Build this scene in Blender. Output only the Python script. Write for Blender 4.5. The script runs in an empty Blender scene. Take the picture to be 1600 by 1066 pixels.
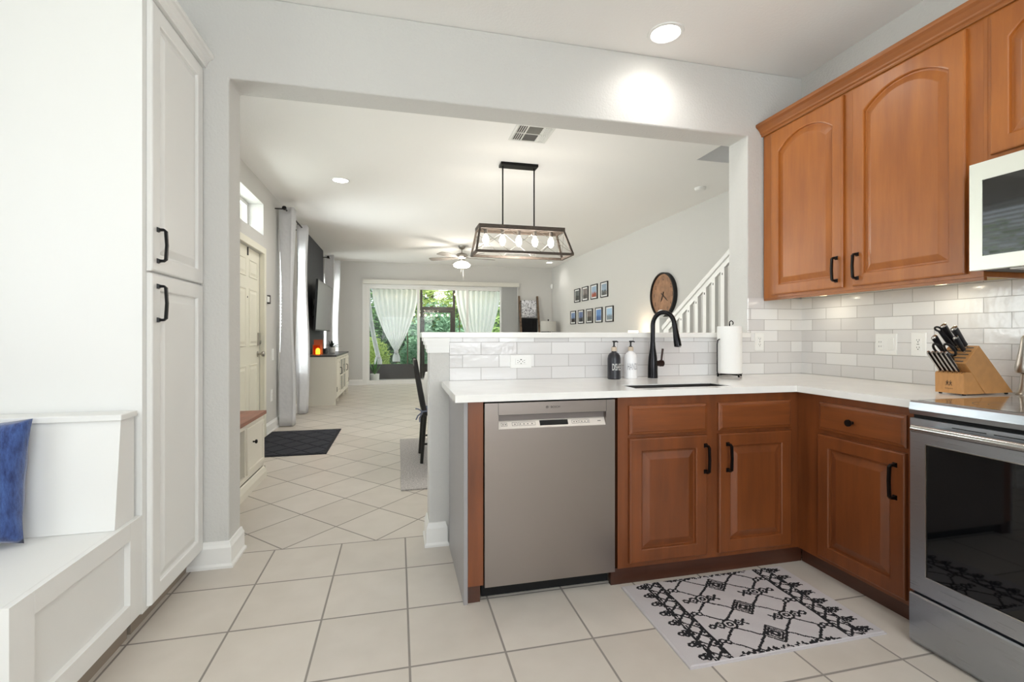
import bpy, bmesh, math, random
from mathutils import Vector, Matrix, noise
PI = math.pi
R = math.radians
random.seed(7)
sc = bpy.context.scene
col = sc.collection

# ------------------------------------------------------------------ camera
EYE = 1.15
cam = bpy.data.cameras.new('camera')
cam.sensor_width = 36.0
cam.lens = 748.1 / 1600 * 36
cam.shift_y = -8.6 / 1600
cam.clip_start = 0.05
co = bpy.data.objects.new('camera', cam)
col.objects.link(co)
co.location = (0, 0, EYE)
co.rotation_euler = (PI / 2, 0, -0.23385)
sc.camera = co

# ------------------------------------------------------------------ world, daylight, exposure
w = bpy.data.worlds.new('world')
sc.world = w
w.use_nodes = True
bg = w.node_tree.nodes['Background']
sky = w.node_tree.nodes.new('ShaderNodeTexSky')
sky.sky_type = 'HOSEK_WILKIE'
sky.turbidity = 5
sky.ground_albedo = 0.5
sky.sun_direction = (0.25, -0.55, 0.8)
mixw = w.node_tree.nodes.new('ShaderNodeMix')
mixw.data_type = 'RGBA'
mixw.inputs['Factor'].default_value = 0.55
w.node_tree.links.new(sky.outputs[0], mixw.inputs['A'])
mixw.inputs['B'].default_value = (.93, .96, 1.0, 1)
w.node_tree.links.new(mixw.outputs['Result'], bg.inputs['Color'])
bg.inputs['Strength'].default_value = 3.4


def lamp(name, kind, loc, power, color=(1, 1, 1), rot=(0, 0, 0), **kw):
    l = bpy.data.lights.new(name, kind)
    l.energy = power
    l.color = color
    for k, v in kw.items():
        setattr(l, k, v)
    o = bpy.data.objects.new(name, l)
    o.location = loc
    o.rotation_euler = rot
    col.objects.link(o)
    return o


lamp('sun', 'SUN', (0, 8, 12), 7.0, (1, .95, .86), (R(35), R(12), 0), angle=R(2))
# soft fill from behind and the left, then daylight through the windows of the rooms
lamp('fill_rear', 'AREA', (0.5, -2.42, 1.55), 92, (.93, .96, 1.0), (R(128), 0, 0), shape='RECTANGLE', size=2.6, size_y=1.5)  # soft fill behind the camera, tilted up to brighten the ceiling
lamp('fill_side', 'AREA', (-2.42, 0.2, 1.65), 18, (.97, .98, 1.0), (0, R(-105), 0), shape='RECTANGLE', size=1.2, size_y=1.8)  # added fill from the left to brighten the bench
lamp('daylight_hall', 'AREA', (-1.95, 3.8, 1.35), 42, (.97, .99, 1.0), (0, R(-90), 0), shape='RECTANGLE', size=.8, size_y=1.2)
lamp('daylight_front', 'AREA', (-1.85, 7.05, 1.5), 120, (.97, .99, 1.0), (0, R(-90), 0), shape='RECTANGLE', size=1.7, size_y=0.8)
lamp('daylight_back', 'AREA', (-1.85, 10.75, 1.5), 50, (.97, .99, 1.0), (0, R(-90), 0), shape='RECTANGLE', size=1.7, size_y=0.5)
lamp('daylight_transom', 'AREA', (-1.85, 5.4, 2.4), 10, (.97, .99, 1.0), (0, R(-90), 0), shape='RECTANGLE', size=0.35, size_y=1.0)

sc.view_settings.view_transform = 'Standard'
sc.view_settings.look = 'None'
sc.view_settings.gamma = 1
sc.view_settings.use_curve_mapping = False
sc.view_settings.exposure = 0.0
sc.cycles.use_denoising = True
sc.cycles.max_bounces = 10
sc.cycles.diffuse_bounces = 6
sc.cycles.glossy_bounces = 5
sc.cycles.transmission_bounces = 8
sc.cycles.transparent_max_bounces = 12
sc.cycles.sample_clamp_indirect = 4
sc.cycles.caustics_reflective = False
sc.cycles.caustics_refractive = False


# ------------------------------------------------------------------ materials
def lin(c):
    def f(v):
        v /= 255.0
        return v / 12.92 if v <= .04045 else ((v + .055) / 1.055) ** 2.4
    return (f(c[0]), f(c[1]), f(c[2]), 1)


class Nt:
    def __init__(s, m):
        s.t = m.node_tree

    def n(s, kind, **kw):
        nd = s.t.nodes.new(kind)
        for k, v in kw.items():
            if k in ('operation', 'data_type', 'blend_type', 'noise_dimensions', 'feature', 'distance', 'wave_type', 'bands_direction', 'interpolation_type'):
                setattr(nd, k, v)
            else:
                nd.inputs[k].default_value = v
        return nd

    def l(s, a, b):
        s.t.links.new(a, b)

    def math(s, op, a, b=None):
        nd = s.t.nodes.new('ShaderNodeMath')
        nd.operation = op
        for i, v in enumerate((a, b)):
            if v is None:
                continue
            if isinstance(v, (int, float)):
                nd.inputs[i].default_value = v
            else:
                s.l(v, nd.inputs[i])
        return nd.outputs[0]

    def mix(s, f, a, b):
        nd = s.t.nodes.new('ShaderNodeMix')
        nd.data_type = 'RGBA'
        for k, v in (('Factor', f), ('A', a), ('B', b)):
            if isinstance(v, (int, float, tuple)):
                nd.inputs[k].default_value = v
            else:
                s.l(v, nd.inputs[k])
        return nd.outputs['Result']


MATS = {}


def mat(name, rgb, rough=.5, metal=0, spec=.5, bump=0, bscale=200, coat=0, emis=0, alpha=1, trans=0, ior=1.45, sheen=0, var=0, vscale=3, stretch=(1, 1, 1)):
    m = bpy.data.materials.new(name)
    m.use_nodes = True
    b = m.node_tree.nodes['Principled BSDF']
    b.inputs['Base Color'].default_value = lin(rgb)
    b.inputs['Roughness'].default_value = rough
    b.inputs['Metallic'].default_value = metal
    b.inputs['Specular IOR Level'].default_value = spec
    b.inputs['Coat Weight'].default_value = coat
    b.inputs['Coat Roughness'].default_value = .12
    b.inputs['Transmission Weight'].default_value = trans
    b.inputs['IOR'].default_value = ior
    b.inputs['Sheen Weight'].default_value = sheen
    b.inputs['Alpha'].default_value = alpha
    if emis:
        b.inputs['Emission Color'].default_value = lin(rgb)
        b.inputs['Emission Strength'].default_value = emis
    N = Nt(m)
    if bump or var:
        tc = N.n('ShaderNodeTexCoord')
        mp = N.n('ShaderNodeMapping')
        mp.inputs['Scale'].default_value = stretch
        N.l(tc.outputs['Object'], mp.inputs['Vector'])
    if bump:
        nz = N.n('ShaderNodeTexNoise', Scale=bscale, Detail=3.0)
        N.l(mp.outputs[0], nz.inputs['Vector'])
        bp = N.n('ShaderNodeBump', Strength=bump, Distance=.004)
        N.l(nz.outputs['Fac'], bp.inputs['Height'])
        N.l(bp.outputs[0], b.inputs['Normal'])
    if var:
        nz = N.n('ShaderNodeTexNoise', Scale=vscale, Detail=4.0)
        N.l(mp.outputs[0], nz.inputs['Vector'])
        c2 = tuple(max(0, min(255, v * (1 - var))) for v in rgb)
        c3 = tuple(max(0, min(255, v * (1 + var))) for v in rgb)
        rm = N.n('ShaderNodeMapRange')
        rm.inputs['From Min'].default_value = .3
        rm.inputs['From Max'].default_value = .7
        N.l(nz.outputs['Fac'], rm.inputs['Value'])
        N.l(N.mix(rm.outputs[0], lin(c2), lin(c3)), b.inputs['Base Color'])
    MATS[name] = m
    return m


wall_m = mat('wall_paint', (204, 203, 200), .85, bump=.7, bscale=75)
ceil_m = mat('ceiling_paint', (241, 240, 238), .9, bump=.25, bscale=70)
trim_m = mat('trim_paint', (236, 236, 234), .4)
white_m = mat('white_cabinet_paint', (232, 232, 230), .42)
accent_m = mat('charcoal_shiplap', (52, 54, 60), .6)
black_m = mat('black_metal', (22, 21, 21), .38, metal=.6)
matte_m = mat('matte_black', (20, 20, 22), .6)
quartz_m = mat('white_quartz', (238, 237, 234), .13, spec=.5, var=.012, vscale=9)
bronze_m = mat('bronze_frame', (58, 52, 50), .55)
kick_m = mat('kick_panel_grey', (88, 84, 84), .6)
nickel_m = mat('brushed_nickel', (170, 165, 158), .3, metal=1)
dark_m = mat('dark_void', (8, 8, 8), .8)
screen_m = mat('dark_glass', (8, 9, 11), .03, spec=.55)
cook_m = mat('cooktop_glass', (12, 12, 13), .02, spec=.8, coat=1)
door_m = mat('front_door_paint', (226, 223, 208), .5)
chalk_m = mat('lettering_white', (225, 225, 222), .6)
ink_m = mat('lettering_dark', (60, 52, 46), .6)
plate_m = mat('outlet_plastic', (238, 238, 236), .35)
slot_m = mat('outlet_slot', (70, 68, 66), .5)
wood_top_m = mat('bench_top_wood', (140, 92, 74), .45, var=.12, vscale=6, stretch=(6, 1, 6))
console_top_m = mat('console_top_dark', (70, 68, 68), .35)
candle_m = mat('candle_glow', (255, 190, 90), .5, emis=9)
amber_m = mat('amber_glass', (170, 88, 52), .15, trans=.35)
rust_m = mat('rust_panel', (140, 76, 52), .6)
pot_m = mat('white_pot', (232, 230, 226), .5)
leaf_m = mat('dark_leaf', (52, 62, 56), .5, var=.3, vscale=8)
leafg_m = mat('green_leaf', (80, 122, 66), .5, var=.25, vscale=8)
rubber_m = mat('door_mat_fabric', (40, 42, 52), .95, bump=.6, bscale=300)
rubber2_m = mat('door_mat_groove', (24, 25, 31), .95)
iron_m = mat('chair_black', (30, 29, 28), .45)
cloth_m = mat('table_cloth', (226, 224, 220), .9, bump=.3, bscale=120)
ribbon_m = mat('ribbon_grey', (120, 126, 148), .8)
bulb_m = mat('lit_bulb', (255, 244, 224), .4, emis=30)
canlight_m = mat('lit_lens', (255, 250, 240), .4, emis=14)
fanlight_m = mat('lit_frosted_glass', (255, 246, 232), .4, emis=10)
shade_lit_m = mat('lit_lamp_shade', (255, 240, 214), .7, emis=4)
shade_m = mat('grey_lamp_shade', (196, 194, 188), .8)
driftwood_m = mat('weathered_wood', (74, 65, 58), .65, var=.25, vscale=30, stretch=(1, 6, 6))
ladder_m = mat('ladder_wood', (104, 86, 70), .7, var=.2, vscale=20)
blackcloth_m = mat('black_blanket', (10, 10, 12), .95)
blind_m = mat('vertical_blind_vinyl', (206, 206, 206), .6)
clockf_m = mat('clock_face_wood', (150, 112, 84), .6, var=.12, vscale=12)
clockn_m = mat('clock_numerals', (56, 38, 28), .6)
glassw_m = mat('concrete_pale', (205, 203, 196), .9, var=.05)
patio_m = mat('patio_floor', (150, 148, 144), .8, var=.06)
grass_m = mat('garden_ground', (190, 196, 170), .9, var=.2, vscale=2)
trunk_m = mat('trunk_bark', (96, 84, 70), .9, var=.2, vscale=12)
maple_block_m = mat('beech_block', (205, 160, 104), .45, var=.02, vscale=14, stretch=(1, 1, 5))
walnut_block_m = mat('oiled_beech_side', (180, 130, 78), .45, var=.04, vscale=30, stretch=(1, 4, 1))
handle_m = mat('knife_handle', (20, 18, 20), .3)
steel_m = mat('polished_steel', (190, 188, 184), .18, metal=1)
paper_m = mat('paper_towel', (244, 244, 242), .95, bump=.25, bscale=180)
amberw_m = mat('pump_collar', (206, 190, 170), .5)
soapb_m = mat('black_glass_bottle', (36, 36, 42), .32)
soapw_m = mat('white_glass_bottle', (240, 240, 242), .3)
faucet_m = mat('oil_rubbed_black', (30, 29, 31), .2, metal=.75)
sinkm = mat('sink_steel', (92, 89, 87), .42, metal=1)
print_m = mat('photo_mat_board', (226, 226, 226), .7)
cab_under_m = mat('cabinet_underside', (196, 172, 110), .6)
grille_m = mat('vent_white', (222, 222, 218), .5)
tuft_m = mat('pillow_tag', (225, 228, 235), .7)


def wood(name, rgb, rgb2, along):
    m = bpy.data.materials.new(name)
    m.use_nodes = True
    N = Nt(m)
    b = m.node_tree.nodes['Principled BSDF']
    tc = N.n('ShaderNodeTexCoord')
    mp = N.n('ShaderNodeMapping')
    mp.inputs['Scale'].default_value = {'z': (9, 9, .9), 'h': (1.2, 1.2, 14)}[along]
    N.l(tc.outputs['Object'], mp.inputs['Vector'])
    nz = N.n('ShaderNodeTexNoise', Scale=2.2, Detail=6.0, Roughness=.6)
    N.l(mp.outputs[0], nz.inputs['Vector'])
    n2 = N.n('ShaderNodeTexNoise', Scale=2.3, Detail=2.0)
    N.l(tc.outputs['Object'], n2.inputs['Vector'])
    f = N.math('ADD', N.math('MULTIPLY', nz.outputs['Fac'], .6), N.math('MULTIPLY', n2.outputs['Fac'], .4))
    rm = N.n('ShaderNodeMapRange')
    rm.inputs['From Min'].default_value = .32
    rm.inputs['From Max'].default_value = .68
    N.l(f, rm.inputs['Value'])
    N.l(N.mix(rm.outputs[0], lin(rgb2), lin(rgb)), b.inputs['Base Color'])
    b.inputs['Roughness'].default_value = .36
    b.inputs['Coat Weight'].default_value = .25
    b.inputs['Coat Roughness'].default_value = .25
    bp = N.n('ShaderNodeBump', Strength=.05, Distance=.002)
    N.l(nz.outputs['Fac'], bp.inputs['Height'])
    N.l(bp.outputs[0], b.inputs['Normal'])
    MATS[name] = m
    return m


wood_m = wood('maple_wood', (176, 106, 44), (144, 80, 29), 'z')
woodb_m = wood('maple_in_shade', (132, 72, 34), (98, 51, 22), 'z')  # same maple as the wall cabinets, darkened for the shade low down
woodbh_m = wood('maple_in_shade_rail', (138, 76, 36), (104, 55, 25), 'h')
woodh_m = wood('maple_wood_rail', (164, 98, 42), (132, 74, 29), 'h')
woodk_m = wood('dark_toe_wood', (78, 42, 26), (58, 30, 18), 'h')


def steel_brushed(name, rgb, axis, rough=.3):
    m = bpy.data.materials.new(name)
    m.use_nodes = True
    N = Nt(m)
    b = m.node_tree.nodes['Principled BSDF']
    b.inputs['Base Color'].default_value = lin(rgb)
    b.inputs['Metallic'].default_value = 1
    tc = N.n('ShaderNodeTexCoord')
    mp = N.n('ShaderNodeMapping')
    mp.inputs['Scale'].default_value = axis
    N.l(tc.outputs['Object'], mp.inputs['Vector'])
    nz = N.n('ShaderNodeTexNoise', Scale=1.0, Detail=3.0)
    N.l(mp.outputs[0], nz.inputs['Vector'])
    rm = N.n('ShaderNodeMapRange')
    rm.inputs['To Min'].default_value = rough - .06
    rm.inputs['To Max'].default_value = rough + .1
    N.l(nz.outputs['Fac'], rm.inputs['Value'])
    N.l(rm.outputs[0], b.inputs['Roughness'])
    bp = N.n('ShaderNodeBump', Strength=.015, Distance=.001)
    N.l(nz.outputs['Fac'], bp.inputs['Height'])
    N.l(bp.outputs[0], b.inputs['Normal'])
    MATS[name] = m
    return m


dw_m = steel_brushed('stainless_dishwasher', (152, 143, 138), (6, 6, 700), .32)
oven_m = steel_brushed('stainless_range', (172, 176, 182), (6, 6, 700), .28)
mw_m = steel_brushed('stainless_microwave', (236, 237, 228), (6, 6, 700), .42)


def glass_mat(name, tint=(1, 1, 1, 1), fac=.08):
    m = bpy.data.materials.new(name)
    m.use_nodes = True
    t = m.node_tree
    t.nodes.clear()
    o = t.nodes.new('ShaderNodeOutputMaterial')
    g = t.nodes.new('ShaderNodeBsdfGlossy')
    g.inputs['Roughness'].default_value = .02
    tr = t.nodes.new('ShaderNodeBsdfTransparent')
    tr.inputs['Color'].default_value = tint
    mx = t.nodes.new('ShaderNodeMixShader')
    fr = t.nodes.new('ShaderNodeFresnel')
    fr.inputs['IOR'].default_value = 1.3
    ge = t.nodes.new('ShaderNodeNewGeometry')
    iv = t.nodes.new('ShaderNodeMath')
    iv.operation = 'SUBTRACT'
    iv.inputs[0].default_value = 1.0
    t.links.new(ge.outputs['Backfacing'], iv.inputs[1])
    ml_ = t.nodes.new('ShaderNodeMath')
    ml_.operation = 'MULTIPLY'
    t.links.new(fr.outputs[0], ml_.inputs[0])
    t.links.new(iv.outputs[0], ml_.inputs[1])
    t.links.new(ml_.outputs[0], mx.inputs[0])
    t.links.new(tr.outputs[0], mx.inputs[1])
    t.links.new(g.outputs[0], mx.inputs[2])
    t.links.new(mx.outputs[0], o.inputs[0])
    return m


glass_m = glass_mat('window_glass', (.97, .99, .98, 1))


def cloth_trans(name, rgb, transp, tl=.5, bump=0):
    m = bpy.data.materials.new(name)
    m.use_nodes = True
    t = m.node_tree
    t.nodes.clear()
    o = t.nodes.new('ShaderNodeOutputMaterial')
    d = t.nodes.new('ShaderNodeBsdfDiffuse')
    d.inputs['Color'].default_value = lin(rgb)
    q = t.nodes.new('ShaderNodeBsdfTranslucent')
    q.inputs['Color'].default_value = lin(rgb)
    tr = t.nodes.new('ShaderNodeBsdfTransparent')
    m1 = t.nodes.new('ShaderNodeMixShader')
    m1.inputs[0].default_value = tl
    m2 = t.nodes.new('ShaderNodeMixShader')
    m2.inputs[0].default_value = transp
    t.links.new(d.outputs[0], m1.inputs[1])
    t.links.new(q.outputs[0], m1.inputs[2])
    t.links.new(m1.outputs[0], m2.inputs[1])
    t.links.new(tr.outputs[0], m2.inputs[2])
    t.links.new(m2.outputs[0], o.inputs[0])
    if bump:
        tc = t.nodes.new('ShaderNodeTexCoord')
        v = t.nodes.new('ShaderNodeTexVoronoi')
        v.inputs['Scale'].default_value = 22
        b = t.nodes.new('ShaderNodeBump')
        b.inputs['Strength'].default_value = bump
        b.inputs['Distance'].default_value = .01
        t.links.new(tc.outputs['Object'], v.inputs['Vector'])
        t.links.new(v.outputs['Distance'], b.inputs['Height'])
        t.links.new(b.outputs[0], d.inputs['Normal'])
    return m


sheer_m = cloth_trans('sheer_voile', (248, 248, 250), .05, .45)
curtain_m = cloth_trans('white_curtain_cloth', (240, 240, 242), .0, .35, bump=.4)
foliage = []
for i, c in enumerate([(158, 184, 122), (122, 154, 108), (190, 206, 136), (136, 170, 144), (112, 138, 112)]):
    m = cloth_trans('foliage_%s' % ['spring', 'deep', 'lime', 'blue_green', 'shade_plant'][i], c, 0, .35)
    foliage.append(m)


def floor_mat():
    m = bpy.data.materials.new('floor_tile')
    m.use_nodes = True
    N = Nt(m)
    b = m.node_tree.nodes['Principled BSDF']
    tc = N.n('ShaderNodeTexCoord')
    sp = N.n('ShaderNodeSeparateXYZ')
    N.l(tc.outputs['Object'], sp.inputs[0])
    X, Y = sp.outputs[0], sp.outputs[1]
    # kitchen grid
    ku = N.math('DIVIDE', N.math('SUBTRACT', X, .04), .3405)
    kv = N.math('DIVIDE', N.math('SUBTRACT', Y, 2.79), .3642)
    # diamonds in the rooms beyond
    a = N.math('DIVIDE', N.math('ADD', X, .605), .485)
    c = N.math('DIVIDE', N.math('SUBTRACT', Y, 2.79), .515)
    du = N.math('ADD', a, c)
    dv = N.math('SUBTRACT', a, c)
    sel = N.math('GREATER_THAN', Y, 2.79)

    def pick(p, q):
        return N.math('ADD', N.math('MULTIPLY', q, sel), N.math('MULTIPLY', p, N.math('SUBTRACT', 1.0, sel)))
    U, V = pick(ku, du), pick(kv, dv)

    def edge(x):
        f = N.math('FRACT', x)
        return N.math('MINIMUM', f, N.math('SUBTRACT', 1.0, f))
    e = N.math('MINIMUM', edge(U), edge(V))
    border = N.math('DIVIDE', N.math('ABSOLUTE', N.math('SUBTRACT', Y, 2.79)), .34)
    e = N.math('MINIMUM', e, border)
    g = N.n('ShaderNodeMapRange')
    g.inputs['From Min'].default_value = .009
    g.inputs['From Max'].default_value = .014
    N.l(e, g.inputs['Value'])
    cell = N.n('ShaderNodeCombineXYZ')
    N.l(N.math('FLOOR', U), cell.inputs[0])
    N.l(N.math('FLOOR', V), cell.inputs[1])
    wn = N.n('ShaderNodeTexWhiteNoise')
    N.l(cell.outputs[0], wn.inputs['Vector'])
    nz = N.n('ShaderNodeTexNoise', Scale=7.0, Detail=6.0)
    N.l(tc.outputs['Object'], nz.inputs['Vector'])
    f = N.math('ADD', N.math('MULTIPLY', wn.outputs['Value'], .35), N.math('MULTIPLY', nz.outputs['Fac'], .65))
    tile = N.mix(f, lin((188, 180, 170)), lin((213, 206, 197)))
    N.l(N.mix(g.outputs[0], lin((140, 134, 128)), tile), b.inputs['Base Color'])
    rr = N.n('ShaderNodeMapRange')
    rr.inputs['To Min'].default_value = .8
    rr.inputs['To Max'].default_value = .36
    N.l(g.outputs[0], rr.inputs['Value'])
    N.l(rr.outputs[0], b.inputs['Roughness'])
    h = N.math('ADD', g.outputs[0], N.math('MULTIPLY', nz.outputs['Fac'], .12))
    bp = N.n('ShaderNodeBump', Strength=.35, Distance=.002)
    N.l(h, bp.inputs['Height'])
    N.l(bp.outputs[0], b.inputs['Normal'])
    return m


floor_m = floor_mat()


def subway(name, axis, origin, z0, warm=False):
    """running-bond tile: axis 0 along x, 1 along y"""
    m = bpy.data.materials.new(name)
    m.use_nodes = True
    N = Nt(m)
    b = m.node_tree.nodes['Principled BSDF']
    tc = N.n('ShaderNodeTexCoord')
    sp = N.n('ShaderNodeSeparateXYZ')
    N.l(tc.outputs['Object'], sp.inputs[0])
    A, Z = sp.outputs[axis], sp.outputs[2]
    V = N.math('DIVIDE', N.math('SUBTRACT', Z, z0), .0703)
    row = N.math('FLOOR', V)
    half = N.math('MULTIPLY', N.math('MODULO', N.math('ADD', row, 20.0), 2.0), .5)
    U = N.math('ADD', N.math('DIVIDE', N.math('SUBTRACT', A, origin), .2065), half)

    def edge(x, k):
        f = N.math('FRACT', x)
        return N.math('MULTIPLY', N.math('MINIMUM', f, N.math('SUBTRACT', 1.0, f)), k)
    e = N.math('MINIMUM', edge(U, .2065), edge(V, .0703))
    g = N.n('ShaderNodeMapRange')
    g.inputs['From Min'].default_value = .0010
    g.inputs['From Max'].default_value = .0022
    N.l(e, g.inputs['Value'])
    cell = N.n('ShaderNodeCombineXYZ')
    N.l(N.math('FLOOR', U), cell.inputs[0])
    N.l(row, cell.inputs[1])
    wn = N.n('ShaderNodeTexWhiteNoise')
    N.l(cell.outputs[0], wn.inputs['Vector'])
    fac = N.math('POWER', wn.outputs['Value'], 2.0)
    tile = N.mix(fac, lin((212, 210, 210)), lin((238, 238, 238)))
    N.l(N.mix(g.outputs[0], lin((176, 173, 172)), tile), b.inputs['Base Color'])
    b.inputs['Roughness'].default_value = .12
    nz = N.n('ShaderNodeTexNoise', Scale=26.0, Detail=2.0)
    N.l(tc.outputs['Object'], nz.inputs['Vector'])
    h = N.math('ADD', N.math('MULTIPLY', g.outputs[0], .5), N.math('MULTIPLY', nz.outputs['Fac'], 1.0))
    bp = N.n('ShaderNodeBump', Strength=.32, Distance=.004)
    N.l(h, bp.inputs['Height'])
    N.l(bp.outputs[0], b.inputs['Normal'])
    return m


tile_x_m = subway('subway_tile_rear', 0, .348 - .2065 / 2 * 1, .90 + .0014)
tile_y_m = subway('subway_tile_side', 1, 2.453 + .2065 / 2, .90 + .0014)


def velvet():
    m = bpy.data.materials.new('blue_velvet')
    m.use_nodes = True
    N = Nt(m)
    b = m.node_tree.nodes['Principled BSDF']
    tc = N.n('ShaderNodeTexCoord')
    mp = N.n('ShaderNodeMapping')
    mp.inputs['Scale'].default_value = (40, 40, 9)
    N.l(tc.outputs['Object'], mp.inputs['Vector'])
    nz = N.n('ShaderNodeTexNoise', Scale=1.5, Detail=6.0, Roughness=.75)
    N.l(mp.outputs[0], nz.inputs['Vector'])
    rm = N.n('ShaderNodeMapRange')
    rm.inputs['From Min'].default_value = .35
    rm.inputs['From Max'].default_value = .65
    N.l(nz.outputs['Fac'], rm.inputs['Value'])
    N.l(N.mix(rm.outputs[0], lin((24, 42, 94)), lin((66, 94, 154))), b.inputs['Base Color'])
    b.inputs['Roughness'].default_value = .9
    b.inputs['Sheen Weight'].default_value = .5
    bp = N.n('ShaderNodeBump', Strength=.5, Distance=.004)
    N.l(nz.outputs['Fac'], bp.inputs['Height'])
    N.l(bp.outputs[0], b.inputs['Normal'])
    return m


velvet_m = velvet()
rugw_m = mat('rug_pale_pile', (205, 200, 202), .97, bump=.9, bscale=500)
rugk_m = mat('rug_black_pile', (24, 23, 28), .97, bump=.9, bscale=500)
rugg_m = mat('woven_grey_rug', (176, 172, 170), .97, bump=.8, bscale=200, var=.16, vscale=90)


def print_mat(name, sky_c, low_c, mid=.45, s=12):
    m = bpy.data.materials.new(name)
    m.use_nodes = True
    N = Nt(m)
    b = m.node_tree.nodes['Principled BSDF']
    tc = N.n('ShaderNodeTexCoord')
    sp = N.n('ShaderNodeSeparateXYZ')
    N.l(tc.outputs['Generated'], sp.inputs[0])
    nz = N.n('ShaderNodeTexNoise', Scale=float(s), Detail=3.0)
    N.l(tc.outputs['Generated'], nz.inputs['Vector'])
    f = N.math('ADD', sp.outputs[2], N.math('MULTIPLY', N.math('SUBTRACT', nz.outputs['Fac'], .5), .9))
    g = N.math('GREATER_THAN', f, mid)
    N.l(N.mix(g, lin(low_c), lin(sky_c)), b.inputs['Base Color'])
    b.inputs['Roughness'].default_value = .25
    return m


def scroll_mat():
    m = bpy.data.materials.new('scroll_print')
    m.use_nodes = True
    N = Nt(m)
    b = m.node_tree.nodes['Principled BSDF']
    tc = N.n('ShaderNodeTexCoord')
    nz = N.n('ShaderNodeTexNoise', Scale=9.0, Detail=1.0)
    nz.inputs['Distortion'].default_value = 2.5
    N.l(tc.outputs['Object'], nz.inputs['Vector'])
    g = N.math('GREATER_THAN', N.math('ABSOLUTE', N.math('SUBTRACT', nz.outputs['Fac'], .5)), .045)
    N.l(N.mix(g, lin((70, 72, 80)), lin((222, 222, 226))), b.inputs['Base Color'])
    b.inputs['Roughness'].default_value = .9
    return m


scroll_m = scroll_mat()


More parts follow.
